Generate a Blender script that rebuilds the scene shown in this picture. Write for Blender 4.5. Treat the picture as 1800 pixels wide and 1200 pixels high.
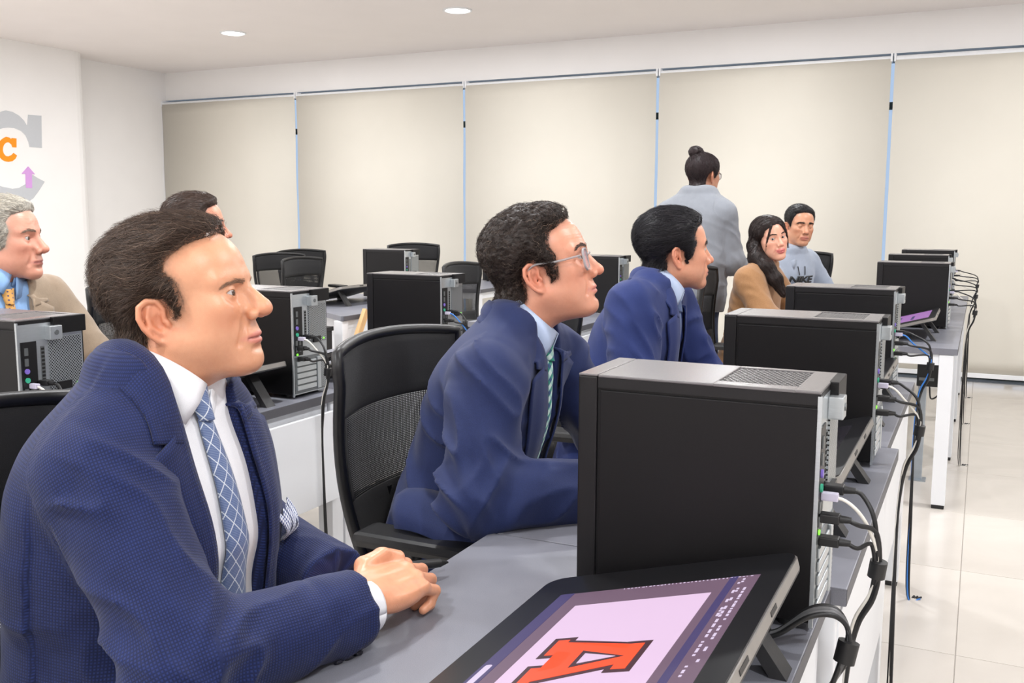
import bpy, bmesh, math, random
import numpy as np
from mathutils import Vector, Matrix

for _o in list(bpy.data.objects):
    bpy.data.objects.remove(_o, do_unlink=True)
SC = bpy.context.scene
COL = SC.collection

# ------------------------------------------------------------------ camera
cam_d = bpy.data.cameras.new('camera')
cam_d.sensor_width = 36.0
cam_d.lens = 34.0
cam_d.clip_start = 0.02
cam_o = bpy.data.objects.new('camera', cam_d)
COL.objects.link(cam_o)
_yaw, _pitch, _roll = math.radians(25.8), math.radians(7.4), math.radians(-0.17)
cam_o.matrix_world = (Matrix.Translation((0, 0, 1.34)) @ Matrix.Rotation(_yaw, 4, 'Z')
                      @ Matrix.Rotation(math.pi / 2 - _pitch, 4, 'X') @ Matrix.Rotation(-_roll, 4, 'Z'))
SC.camera = cam_o

# ------------------------------------------------------------------ world (daylight outside the blinds)
W = bpy.data.worlds.new('daylight')
SC.world = W
W.use_nodes = True
_bg = W.node_tree.nodes['Background']
_bg.inputs[0].default_value = (0.60, 0.72, 0.92, 1)
_bg.inputs[1].default_value = 0.75

# ------------------------------------------------------------------ exposure
SC.view_settings.view_transform = 'Standard'
SC.view_settings.look = 'None'
SC.view_settings.exposure = 0.30
SC.view_settings.gamma = 1.0
SC.view_settings.use_curve_mapping = False

# ------------------------------------------------------------------ ceiling lamps: positions and power of the downlights
CEIL = 2.99
LAMP_XY = [(x, y) for x in (-6.27, -3.93, -1.60, 0.74) for y in (7.1, 4.75, 2.4, 0.05, -2.3)]
LAMP_W = 27.0
LAMP_COL = (0.96, 0.98, 1.0)
for (x, y) in LAMP_XY:
    ld = bpy.data.lights.new('downlight_lamp', 'AREA')
    ld.shape = 'DISK'
    ld.size = 0.22
    ld.energy = LAMP_W
    ld.color = LAMP_COL
    lo = bpy.data.objects.new('downlight_lamp', ld)
    lo.location = (x, y, CEIL - 0.018)
    COL.objects.link(lo)

# ================================================================== materials
MATS = {}
def _new(name):
    m = bpy.data.materials.new(name)
    m.use_nodes = True
    nt = m.node_tree
    b = nt.nodes['Principled BSDF']
    MATS[name] = m
    return m, nt, b
def lin(c):
    return tuple(((v / 255) / 12.92 if v / 255 <= 0.04045 else ((v / 255 + 0.055) / 1.055) ** 2.4) for v in c)
def N(nt, typ, **kw):
    n = nt.nodes.new(typ)
    for k, v in kw.items():
        if k.startswith('i_'):
            key = k[2:]
            key = int(key) if key.isdigit() else key.replace('_', ' ')
            n.inputs[key].default_value = v
        else:
            setattr(n, k, v)
    return n
def L(nt, a, b):
    nt.links.new(a, b)
def ramp(nt, stops, fac=None, interp='LINEAR'):
    r = nt.nodes.new('ShaderNodeValToRGB')
    r.color_ramp.interpolation = interp
    el = r.color_ramp.elements
    while len(el) < len(stops):
        el.new(0.5)
    for e, (p, c) in zip(el, stops):
        e.position = p
        e.color = (*c[:3], 1)
    if fac is not None:
        L(nt, fac, r.inputs[0])
    return r
def pmat(name, col, rough=0.5, metal=0.0, spec=0.5, noise=0.0, nscale=40.0, bump=0.0, bscale=200.0, emit=None, estr=0.0,
         coat=0.0, trans=0.0, alpha=1.0, sss=0.0, sheen=0.0, stretch=(1, 1, 1), roughvar=0.0):
    m, nt, b = _new(name)
    c = (*col, 1)
    b.inputs['Base Color'].default_value = c
    b.inputs['Roughness'].default_value = rough
    b.inputs['Metallic'].default_value = metal
    b.inputs['Specular IOR Level'].default_value = spec
    if coat: b.inputs['Coat Weight'].default_value = coat
    if trans: b.inputs['Transmission Weight'].default_value = trans
    if sheen: b.inputs['Sheen Weight'].default_value = sheen
    if alpha < 1: b.inputs['Alpha'].default_value = alpha
    if emit:
        b.inputs['Emission Color'].default_value = (*emit, 1)
        b.inputs['Emission Strength'].default_value = estr
    tc = N(nt, 'ShaderNodeTexCoord')
    mp = N(nt, 'ShaderNodeMapping')
    mp.inputs['Scale'].default_value = stretch
    L(nt, tc.outputs['Object'], mp.inputs[0])
    nz = N(nt, 'ShaderNodeTexNoise', i_Scale=nscale, i_Detail=4.0)
    L(nt, mp.outputs[0], nz.inputs['Vector'])
    if noise:
        lo = tuple(v * (1 - noise) for v in col)
        hi = tuple(min(1, v * (1 + noise)) for v in col)
        r = ramp(nt, [(0.3, lo), (0.7, hi)], nz.outputs['Fac'])
        L(nt, r.outputs[0], b.inputs['Base Color'])
    if roughvar:
        mr = N(nt, 'ShaderNodeMapRange', i_3=rough - roughvar, i_4=rough + roughvar)
        L(nt, nz.outputs['Fac'], mr.inputs[0])
        L(nt, mr.outputs[0], b.inputs['Roughness'])
    if bump:
        nb = N(nt, 'ShaderNodeTexNoise', i_Scale=bscale, i_Detail=3.0)
        L(nt, mp.outputs[0], nb.inputs['Vector'])
        bp = N(nt, 'ShaderNodeBump', i_Strength=bump, i_Distance=0.002)
        L(nt, nb.outputs['Fac'], bp.inputs['Height'])
        L(nt, bp.outputs[0], b.inputs['Normal'])
    return m

# ================================================================== mesh helpers
class MB:
    """collects shapes; build() links them as one mesh object"""
    def __init__(s):
        s.v = []; s.f = []; s.sm = []
    def add(s, verts, faces, smooth=False, M=None):
        o = len(s.v)
        for p in verts:
            s.v.append(tuple(M @ Vector(p)) if M is not None else tuple(p))
        for f in faces:
            s.f.append(tuple(i + o for i in f)); s.sm.append(smooth)
        return s
    def box(s, x0, x1, y0, y1, z0, z1, bev=0.0, M=None):
        if bev <= 0:
            v = [(x, y, z) for z in (z0, z1) for y in (y0, y1) for x in (x0, x1)]
            f = [(0, 2, 3, 1), (4, 5, 7, 6), (0, 1, 5, 4), (2, 6, 7, 3), (0, 4, 6, 2), (1, 3, 7, 5)]
            return s.add(v, f, False, M)
        bm = bmesh.new()
        bmesh.ops.create_cube(bm, size=1.0)
        for w in bm.verts:
            w.co = ((x0 + x1) / 2 + w.co.x * (x1 - x0), (y0 + y1) / 2 + w.co.y * (y1 - y0), (z0 + z1) / 2 + w.co.z * (z1 - z0))
        bmesh.ops.bevel(bm, geom=list(bm.edges), offset=bev, segments=2, profile=0.6, affect='EDGES')
        s.addbm(bm, False, M)
        return s
    def addbm(s, bm, smooth=False, M=None):
        bm.verts.ensure_lookup_table()
        bm.verts.index_update()
        s.add([w.co.copy() for w in bm.verts], [[w.index for w in f.verts] for f in bm.faces], smooth, M)
        bm.free()
        return s
    def prism(s, pts, z0, z1, M=None, smooth=False):
        n = len(pts)
        v = [(x, y, z0) for x, y in pts] + [(x, y, z1) for x, y in pts]
        f = [tuple(range(n - 1, -1, -1)), tuple(range(n, 2 * n))]
        f += [(i, (i + 1) % n, n + (i + 1) % n, n + i) for i in range(n)]
        return s.add(v, f, smooth, M)
    def cyl(s, p, q, r, r2=None, n=16, caps=True, smooth=True):
        p, q = Vector(p), Vector(q)
        r2 = r if r2 is None else r2
        d = (q - p).normalized()
        a = d.orthogonal().normalized(); b = d.cross(a)
        v = []
        for (c, rr) in ((p, r), (q, r2)):
            for i in range(n):
                t = 2 * math.pi * i / n
                v.append(c + (a * math.cos(t) + b * math.sin(t)) * rr)
        s.add(v, [(i, (i + 1) % n, n + (i + 1) % n, n + i) for i in range(n)], smooth)
        if caps:
            s.add(v[:n], [tuple(range(n - 1, -1, -1))]); s.add(v[n:], [tuple(range(n))])
        return s
    def tube(s, pts, r, n=8, caps=True, ry=None):
        """tube along a polyline, r a number or a list"""
        P = [Vector(p) for p in pts]
        m = len(P)
        rs = r if isinstance(r, (list, tuple)) else [r] * m
        T = [(P[min(i + 1, m - 1)] - P[max(i - 1, 0)]).normalized() for i in range(m)]
        a = T[0].orthogonal().normalized()
        v = []
        for i in range(m):
            a = (a - T[i] * a.dot(T[i])).normalized()
            b = T[i].cross(a)
            for k in range(n):
                t = 2 * math.pi * k / n
                v.append(P[i] + (a * math.cos(t) + b * math.sin(t) * (ry or 1.0)) * rs[i])
        f = [(i * n + k, i * n + (k + 1) % n, (i + 1) * n + (k + 1) % n, (i + 1) * n + k) for i in range(m - 1) for k in range(n)]
        s.add(v, f, True)
        if caps:
            s.add(v[:n], [tuple(range(n - 1, -1, -1))]); s.add(v[-n:], [tuple(range(n))])
        return s
    def lathe(s, prof, n=24, M=None, smooth=True):
        v = []
        for r, z in prof:
            for k in range(n):
                t = 2 * math.pi * k / n
                v.append((r * math.cos(t), r * math.sin(t), z))
        m = len(prof)
        f = [(i * n + k, i * n + (k + 1) % n, (i + 1) * n + (k + 1) % n, (i + 1) * n + k) for i in range(m - 1) for k in range(n)]
        return s.add(v, f, smooth, M)
    def grid(s, P, smooth=True, close_u=False, thick=0.0):
        """P: array (nu,nv,3); thick > 0 gives a closed slab along the normals"""
        P = np.asarray(P, float)
        nu, nv = P.shape[:2]
        if thick:
            du = np.gradient(P, axis=0); dv = np.gradient(P, axis=1)
            n = np.cross(du, dv); n /= (np.linalg.norm(n, axis=2, keepdims=True) + 1e-12)
            A = P + n * thick / 2; B = P - n * thick / 2
            v = np.concatenate([A.reshape(-1, 3), B.reshape(-1, 3)])
            o = nu * nv
            f = []
            for i in range(nu - 1):
                for j in range(nv - 1):
                    a, b, c, d = i * nv + j, (i + 1) * nv + j, (i + 1) * nv + j + 1, i * nv + j + 1
                    f.append((a, b, c, d)); f.append((o + d, o + c, o + b, o + a))
            ring = [i * nv for i in range(nu)] + [(nu - 1) * nv + j for j in range(1, nv)] + \
                   [i * nv + nv - 1 for i in range(nu - 2, -1, -1)] + [j for j in range(nv - 2, 0, -1)]
            m = len(ring)
            for i in range(m):
                a, b = ring[i], ring[(i + 1) % m]
                f.append((b, a, o + a, o + b))
            return s.add(v, f, smooth)
        f = [(i * nv + j, (i + 1) * nv + j, (i + 1) * nv + j + 1, i * nv + j + 1) for i in range(nu - 1) for j in range(nv - 1)]
        return s.add(P.reshape(-1, 3), f, smooth)
    def build(s, name, mat, parent=None, loc=None, rotz=0.0):
        me = bpy.data.meshes.new(name)
        me.from_pydata(s.v, [], s.f)
        me.polygons.foreach_set('use_smooth', s.sm)
        me.update()
        return link(name, me, mat, parent, loc, rotz)

def link(name, me, mat, parent=None, loc=None, rotz=0.0):
    o = bpy.data.objects.new(name, me)
    if mat is not None and not me.materials:
        me.materials.append(MATS[mat] if isinstance(mat, str) else mat)
    COL.objects.link(o)
    if parent is not None: o.parent = parent
    if loc is not None: o.location = loc
    o.rotation_euler.z = rotz
    return o
def empty(name, loc=(0, 0, 0), rotz=0.0, parent=None):
    o = bpy.data.objects.new(name, None)
    o.empty_display_size = 0.1
    COL.objects.link(o)
    o.location = loc
    o.rotation_euler.z = rotz
    if parent: o.parent = parent
    return o
def tag(o, label=None, cat=None, group=None, kind=None):
    if label: o['label'] = label
    if cat: o['category'] = cat
    if group: o['group'] = group
    if kind: o['kind'] = kind
    return o
def copy_tree(o, parent=None):
    c = o.copy()
    COL.objects.link(c)
    if parent is not None:
        c.parent = parent
    for ch in list(o.children):
        copy_tree(ch, c)
    return c
def bez(pts, n=8):
    """smooth polyline through points (Catmull-Rom)"""
    P = [Vector(p) for p in pts]
    P = [P[0] * 2 - P[1]] + P + [P[-1] * 2 - P[-2]]
    out = []
    for i in range(1, len(P) - 2):
        for k in range(n):
            t = k / n
            a, b, c, d = P[i - 1], P[i], P[i + 1], P[i + 2]
            out.append(0.5 * ((2 * b) + (c - a) * t + (2 * a - 5 * b + 4 * c - d) * t * t + (3 * b - a - 3 * c + d) * t ** 3))
    out.append(P[-2])
    return out
def rrect(w, h, r, n=5):
    """rounded rectangle outline 0..w, 0..h"""
    out = []
    for cx, cy, a0 in ((w - r, h - r, 0), (r, h - r, 90), (r, r, 180), (w - r, r, 270)):
        for i in range(n + 1):
            a = math.radians(a0 + 90 * i / n)
            out.append((cx + r * math.cos(a), cy + r * math.sin(a)))
    return out

# ================================================================== room materials
pmat('wall_paint', lin((246, 244, 243)), 0.75, noise=0.012, nscale=3, bump=0.05, bscale=150)
pmat('ceiling_paint', lin((240, 234, 232)), 0.85, noise=0.012, nscale=2, bump=0.04, bscale=120)
pmat('white_metal', lin((238, 240, 243)), 0.35, noise=0.015, nscale=20)
pmat('lamp_glow', (1, 1, 1), 0.5, emit=(1, 0.98, 0.95), estr=12)
pmat('grout', lin((192, 185, 177)), 0.8, noise=0.05)
pmat('logo_grey', lin((196, 199, 204)), 0.6, noise=0.01)
pmat('logo_orange', lin((255, 150, 0)), 0.6, noise=0.01)
pmat('logo_purple', lin((214, 160, 224)), 0.6, noise=0.01)
pmat('alu', lin((170, 178, 186)), 0.35, metal=0.7, noise=0.05, nscale=30)
pmat('frame_dark', lin((70, 84, 84)), 0.5, noise=0.05)
def _fabric():
    m, nt, b = _new('blind_fabric')
    tc = N(nt, 'ShaderNodeTexCoord')
    wx = N(nt, 'ShaderNodeTexWave', bands_direction='X', i_Scale=120.0, i_Distortion=1.0)
    wz = N(nt, 'ShaderNodeTexWave', bands_direction='Z', i_Scale=120.0, i_Distortion=1.0)
    nz = N(nt, 'ShaderNodeTexNoise', i_Scale=1.3, i_Detail=3.0)
    for w in (wx, wz, nz): L(nt, tc.outputs['Object'], w.inputs['Vector'])
    r = ramp(nt, [(0.3, lin((217, 212, 201))), (0.7, lin((222, 217, 206)))], nz.outputs['Fac'])
    L(nt, r.outputs[0], b.inputs['Base Color'])
    ad = N(nt, 'ShaderNodeMath', operation='ADD')
    L(nt, wx.outputs['Fac'], ad.inputs[0]); L(nt, wz.outputs['Fac'], ad.inputs[1])
    bp = N(nt, 'ShaderNodeBump', i_Strength=0.15, i_Distance=0.001)
    L(nt, ad.outputs[0], bp.inputs['Height']); L(nt, bp.outputs[0], b.inputs['Normal'])
    b.inputs['Roughness'].default_value = 0.85
_fabric()
def _tile():
    m, nt, b = _new('floor_tile')
    tc = N(nt, 'ShaderNodeTexCoord')
    oi = N(nt, 'ShaderNodeObjectInfo')
    ad = N(nt, 'ShaderNodeVectorMath', operation='ADD')
    sc = N(nt, 'ShaderNodeVectorMath', operation='SCALE', i_Scale=0.7)
    L(nt, oi.outputs['Location'], sc.inputs[0])
    L(nt, tc.outputs['Object'], ad.inputs[0]); L(nt, sc.outputs[0], ad.inputs[1])
    nz = N(nt, 'ShaderNodeTexNoise', i_Scale=2.2, i_Detail=6.0, i_Distortion=1.2)
    L(nt, ad.outputs[0], nz.inputs['Vector'])
    r = ramp(nt, [(0.3, lin((206, 199, 191))), (0.55, lin((213, 206, 198))), (0.75, lin((208, 201, 193)))], nz.outputs['Fac'])
    L(nt, r.outputs[0], b.inputs['Base Color'])
    b.inputs['Roughness'].default_value = 0.16
    b.inputs['Specular IOR Level'].default_value = 0.5
_tile()
def _glass():
    m, nt, b = _new('window_glass')
    b.inputs['Base Color'].default_value = (0.85, 0.93, 1, 1)
    b.inputs['Roughness'].default_value = 0.02
    b.inputs['Transmission Weight'].default_value = 1.0
    b.inputs['IOR'].default_value = 1.45
    nz = N(nt, 'ShaderNodeTexNoise', i_Scale=1.0)
    bp = N(nt, 'ShaderNodeBump', i_Strength=0.02)
    L(nt, nz.outputs['Fac'], bp.inputs['Height']); L(nt, bp.outputs[0], b.inputs['Normal'])
_glass()

# ================================================================== the room
XL, XR, YB, YF = -8.78, 3.2, 8.75, -4.0      # left wall, right wall, window wall, wall behind the camera
fl = MB().box(XL - 0.2, XR + 0.2, YF - 0.2, YB + 0.4, -0.1, -0.004).build('floor', 'grout')
tag(fl, kind='structure')
TS = 0.80
tm = MB().box(-TS / 2 + 0.0012, TS / 2 - 0.0012, -TS / 2 + 0.0012, TS / 2 - 0.0012, -0.012, 0.0, bev=0.0012)
tile0 = None
nx, ny = int((XR - XL) / TS) + 1, int((YB - YF) / TS) + 1
for i in range(nx):
    for j in range(ny):
        x, y = XR - TS * (i + 0.5), YB - TS * (j + 0.5)
        if x < XL - TS / 2 or y < YF - TS / 2: continue
        if tile0 is None:
            t = tile0 = tm.build('tile', 'floor_tile', fl)
        else:
            t = tile0.copy(); COL.objects.link(t)
        t.location = (x, y, 0)
tag(MB().box(XL - 0.2, XR + 0.2, YF - 0.2, YB + 0.4, CEIL, CEIL + 0.1).build('ceiling', 'ceiling_paint'), kind='structure')
# left wall with the shallow pier that carries the sign
w = MB()
w.box(XL - 0.2, XL, YF - 0.2, YB + 0.4, 0, CEIL)
pier = [(XL, YF), (-8.45, YF), (-8.45, 7.20)] + [(-8.45 - 0.16 * (1 - math.cos(t)), 7.20 + 0.16 * math.sin(t)) for t in (0.3, 0.6, 0.9, 1.2, 1.5)] + [(XL, 7.365)]
w.prism(pier, 0, CEIL)
tag(w.build('wall_left', 'wall_paint'), kind='structure')
tag(MB().box(XR, XR + 0.2, YF - 0.2, YB + 0.4, 0, CEIL).build('wall_right', 'wall_paint'), kind='structure')
tag(MB().box(XL, XR, YF - 0.2, YF, 0, CEIL).build('wall_front', 'wall_paint'), kind='structure')
HEAD = 2.675
tag(MB().box(XL, XR, YB, YB + 0.25, HEAD, CEIL).build('wall_back', 'wall_paint'), kind='structure')
# windows behind the roller blinds
BX = [-8.78, -6.82, -4.73, -2.73, -0.74, 1.27, 3.2]
for i in range(6):
    a, b = BX[i], BX[i + 1]
    wd = empty('window_%d' % (i + 1), ((a + b) / 2, YB + 0.18, 0))
    tag(wd, kind='structure')
    h = (b - a) / 2
    m = MB()
    m.box(-h, h, -0.03, 0.03, 0.0, 0.05); m.box(-h, h, -0.03, 0.03, HEAD - 0.05, HEAD)
    m.box(-h, h, -0.03, 0.03, 2.24, 2.30)
    m.box(-0.03, 0.03, -0.03, 0.03, 0.05, HEAD - 0.05)
    m.build('window_frame', 'frame_dark', wd)
    MB().box(-h, h, -0.004, 0.004, 0.05, HEAD - 0.05).build('window_pane', 'window_glass', wd)
BLAB = ['cream roller blind in the corner beside the white sign wall',
        'cream roller blind between the corner blind and the empty back chairs',
        'cream roller blind behind the man in clear glasses',
        'cream roller blind behind the person with a hair bun and the students',
        'cream roller blind beyond the last desk towers, reaching over the open floor',
        'cream roller blind at the far end of the window wall over bare floor']
for i in range(6):
    a, b = BX[i] + (0.005 if i == 0 else 0.013), BX[i + 1] - 0.013
    r = empty('roller_blind', ((a + b) / 2, YB - 0.05, 0))
    tag(r, BLAB[i], 'blind', 'roller blinds along the window wall')
    h = (b - a) / 2
    MB().cyl((-h, 0, 2.622), (h, 0, 2.622), 0.026, n=14).build('roller_tube', 'white_metal', r)
    nu, nv = 3, 24
    P = [[(-h + 2 * h * u / (nu - 1), -0.026 + 0.004 * math.sin(v * 0.7 + i), 0.075 + (2.622 - 0.075) * v / (nv - 1)) for v in range(nv)] for u in range(nu)]
    MB().grid(P, True, thick=0.0015).build('blind_fabric', 'blind_fabric', r)
    MB().box(-h, h, -0.036, -0.014, 0.04, 0.078, bev=0.004).build('bottom_bar', 'white_metal', r)
    for s in (-1, 1):
        MB().box(s * h - 0.008, s * h + 0.008, -0.03, 0.045, 2.60, 2.665, bev=0.002).build('bracket', 'white_metal', r)
# ceiling downlights
LLAB = {}
dl0 = None
for (x, y) in LAMP_XY:
    if dl0 is None:
        d = dl0 = empty('ceiling_downlight', (x, y, CEIL))
        MB().lathe([(0.118, 0.0), (0.118, -0.008), (0.105, -0.012), (0.098, -0.004), (0.098, 0.0)], 32).build('trim_ring', 'white_metal', d)
        MB().lathe([(0.0005, -0.0045), (0.098, -0.0045), (0.098, -0.001)], 32).build('diffuser', 'lamp_glow', d)
    else:
        d = copy_tree(dl0)
        d.location = (x, y, CEIL)
    tag(d, 'round white recessed ceiling downlight, lit', 'light', 'ceiling downlights')
# the sign on the left wall
SX = -8.45
BIG = [(6.379, 2.321), (6.449, 2.314), (6.518, 2.285), (6.567, 2.244), (6.6, 2.193), (6.618, 2.303), (6.767, 2.308), (6.751, 1.993), (6.613, 1.994), (6.605, 2.039), (6.578, 2.1), (6.529, 2.142), (6.459, 2.163), (6.388, 2.162), (6.331, 2.152), (6.276, 2.13), (6.226, 2.097), (6.182, 2.055), (6.146, 2.006), (6.12, 1.952), (6.105, 1.894), (6.101, 1.837), (6.108, 1.781), (6.126, 1.729), (6.155, 1.683), (6.193, 1.645), (6.239, 1.617), (6.291, 1.6), (6.327, 1.596), (6.397, 1.584), (6.47, 1.595), (6.545, 1.634), (6.631, 1.724), (6.688, 1.694), (6.761, 1.664), (6.69, 1.574), (6.621, 1.498), (6.543, 1.451), (6.458, 1.431), (6.376, 1.432), (6.281, 1.437), (6.211, 1.456), (6.146, 1.488), (6.09, 1.53), (6.043, 1.583), (6.007, 1.643), (5.982, 1.711), (5.969, 1.782), (5.969, 1.856), (5.98, 1.931), (6.004, 2.005), (6.039, 2.075), (6.084, 2.139), (6.139, 2.197), (6.201, 2.246), (6.27, 2.284), (6.344, 2.311)]
SMALL = [(6.361, 2.074), (6.401, 2.068), (6.418, 2.055), (6.423, 2.067), (6.474, 2.066), (6.468, 1.98), (6.423, 1.98), (6.417, 2.004), (6.393, 2.022), (6.373, 2.023), (6.364, 2.019), (6.351, 2.012), (6.339, 2.0), (6.33, 1.986), (6.324, 1.97), (6.321, 1.953), (6.321, 1.936), (6.325, 1.92), (6.333, 1.907), (6.343, 1.897), (6.355, 1.891), (6.378, 1.891), (6.41, 1.905), (6.432, 1.926), (6.469, 1.903), (6.448, 1.871), (6.416, 1.848), (6.375, 1.839), (6.35, 1.84), (6.327, 1.845), (6.306, 1.856), (6.289, 1.871), (6.276, 1.889), (6.267, 1.911), (6.263, 1.934), (6.264, 1.958), (6.27, 1.983), (6.28, 2.006), (6.295, 2.027), (6.314, 2.045), (6.335, 2.06), (6.358, 2.07)]
ARROW = [(6.582, 1.805), (6.653, 1.732), (6.619, 1.736), (6.611, 1.596), (6.543, 1.597), (6.55, 1.733), (6.505, 1.731)]
sg = empty('wall_sign', (SX, 6.37, 1.43))
tag(sg, 'grey letter C sign with small orange c and purple arrow on white wall', 'sign')
def flat_sign(name, pts, t0, t1, mat):
    from mathutils.geometry import tessellate_polygon
    n = len(pts)
    V3 = [Vector((y - 6.37, z - 1.43, 0)) for (y, z) in pts]
    tri = tessellate_polygon([V3])
    v = [(t1, p.x, p.y) for p in V3] + [(t0, p.x, p.y) for p in V3]
    f = []
    for t in tri:
        a, b, c = (V3[i] for i in t)
        t = tuple(t) if (b - a).cross(c - a).z > 0 else tuple(reversed(t))
        f.append(t); f.append(tuple(i + n for i in reversed(t)))
    f += [(i, (i + 1) % n, n + (i + 1) % n, n + i) for i in range(n)]
    return MB().add(v, f).build(name, mat, sg)
flat_sign('large_letter', BIG, 0.0, 0.004, 'logo_grey')
flat_sign('small_letter', SMALL, 0.0, 0.004, 'logo_orange')
flat_sign('arrow', ARROW, 0.0, 0.007, 'logo_purple')

# ================================================================== furniture materials
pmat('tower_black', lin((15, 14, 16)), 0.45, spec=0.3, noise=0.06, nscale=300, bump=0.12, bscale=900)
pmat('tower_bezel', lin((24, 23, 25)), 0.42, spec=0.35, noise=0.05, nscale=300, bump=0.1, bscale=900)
pmat('tower_top_sheen', lin((112, 109, 110)), 0.26, noise=0.03, nscale=300, bump=0.1, bscale=900)  # black case top painted grey: ceiling reflection put into the base colour
pmat('vent_dark', lin((10, 10, 12)), 0.7, noise=0.1)
pmat('vent_wire', lin((150, 148, 148)), 0.35, metal=0.3, noise=0.05)
pmat('steel', lin((196, 202, 206)), 0.3, metal=0.75, noise=0.04, nscale=60, stretch=(1, 1, 8))
pmat('steel_dark', lin((120, 124, 126)), 0.4, metal=0.6, noise=0.06, nscale=60)
pmat('port_black', lin((14, 14, 16)), 0.4, noise=0.1)
pmat('port_purple', lin((132, 110, 205)), 0.4, noise=0.02)
pmat('port_green', lin((60, 175, 140)), 0.4, noise=0.02)
pmat('led_green', lin((120, 230, 60)), 0.4, emit=lin((120, 230, 60)), estr=1.2)
pmat('cable_black', lin((24, 24, 26)), 0.45, noise=0.1)
pmat('cable_grey', lin((92, 92, 94)), 0.42, noise=0.05)
pmat('cable_white', lin((228, 224, 216)), 0.4, noise=0.03)
pmat('cable_blue', lin((60, 130, 215)), 0.4, noise=0.03)
pmat('plug_clear', lin((200, 195, 215)), 0.2, noise=0.03)
pmat('desk_edge', lin((84, 84, 90)), 0.5, noise=0.05, nscale=200)
pmat('desk_white', lin((236, 238, 242)), 0.38, noise=0.012, nscale=8)
pmat('foot_black', lin((28, 28, 30)), 0.5, noise=0.05)
pmat('bezel_glass', lin((20, 20, 23)), 0.3, spec=0.35, noise=0.05)
pmat('display_edge', lin((150, 146, 142)), 0.35, metal=0.5, noise=0.04)
pmat('display_back', lin((44, 44, 46)), 0.45, noise=0.05, bump=0.1, bscale=500)
pmat('chair_plastic', lin((20, 20, 22)), 0.4, noise=0.05, bump=0.08, bscale=600)
pmat('chair_fabric', lin((19, 19, 22)), 0.75, noise=0.12, nscale=500, bump=0.5, bscale=900, sheen=0.1)
pmat('chrome', lin((190, 192, 196)), 0.15, metal=1.0, noise=0.02)
pmat('wood', lin((214, 172, 122)), 0.6, noise=0.15, nscale=9, stretch=(8, 8, 0.6))
pmat('screen_pink', tuple(v * 0.12 for v in lin((212, 184, 212))), 0.35, spec=0.25, emit=lin((212, 184, 212)), estr=0.90, noise=0.02)
pmat('screen_mauve', tuple(v * 0.12 for v in lin((108, 86, 104))), 0.35, spec=0.25, emit=lin((108, 86, 104)), estr=0.90, noise=0.02)
pmat('screen_dark', tuple(v * 0.12 for v in lin((70, 62, 104))), 0.35, spec=0.25, emit=lin((70, 62, 104)), estr=0.90, noise=0.02)
pmat('screen_light', tuple(v * 0.12 for v in lin((205, 190, 215))), 0.35, spec=0.25, emit=lin((205, 190, 215)), estr=0.90, noise=0.02)
pmat('screen_orange', tuple(v * 0.12 for v in lin((250, 82, 44))), 0.35, spec=0.25, emit=lin((250, 82, 44)), estr=0.90, noise=0.02)
pmat('screen_outline', tuple(v * 0.12 for v in lin((70, 44, 52))), 0.35, spec=0.25, emit=lin((70, 44, 52)), estr=0.90, noise=0.02)
pmat('screen_purple', tuple(v * 0.12 for v in lin((150, 105, 165))), 0.35, spec=0.25, emit=lin((150, 105, 165)), estr=0.90, noise=0.02)
pmat('screen_off', lin((30, 28, 34)), 0.25, spec=0.4, noise=0.03)
def _desktop():
    m, nt, b = _new('desk_top')
    tc = N(nt, 'ShaderNodeTexCoord')
    n1 = N(nt, 'ShaderNodeTexNoise', i_Scale=900.0, i_Detail=2.0)
    n2 = N(nt, 'ShaderNodeTexNoise', i_Scale=6.0, i_Detail=3.0)
    L(nt, tc.outputs['Object'], n1.inputs['Vector']); L(nt, tc.outputs['Object'], n2.inputs['Vector'])
    ad = N(nt, 'ShaderNodeMath', operation='MULTIPLY_ADD'); ad.inputs[1].default_value = 0.6
    L(nt, n1.outputs['Fac'], ad.inputs[0]); 
    ml = N(nt, 'ShaderNodeMath', operation='MULTIPLY'); ml.inputs[1].default_value = 0.4
    L(nt, n2.outputs['Fac'], ml.inputs[0]); L(nt, ml.outputs[0], ad.inputs[2])
    r = ramp(nt, [(0.35, lin((112, 113, 122))), (0.65, lin((132, 133, 142)))], ad.outputs[0])
    L(nt, r.outputs[0], b.inputs['Base Color'])
    bp = N(nt, 'ShaderNodeBump', i_Strength=0.12, i_Distance=0.001)
    L(nt, n1.outputs['Fac'], bp.inputs['Height']); L(nt, bp.outputs[0], b.inputs['Normal'])
    b.inputs['Roughness'].default_value = 0.4
_desktop()
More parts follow.
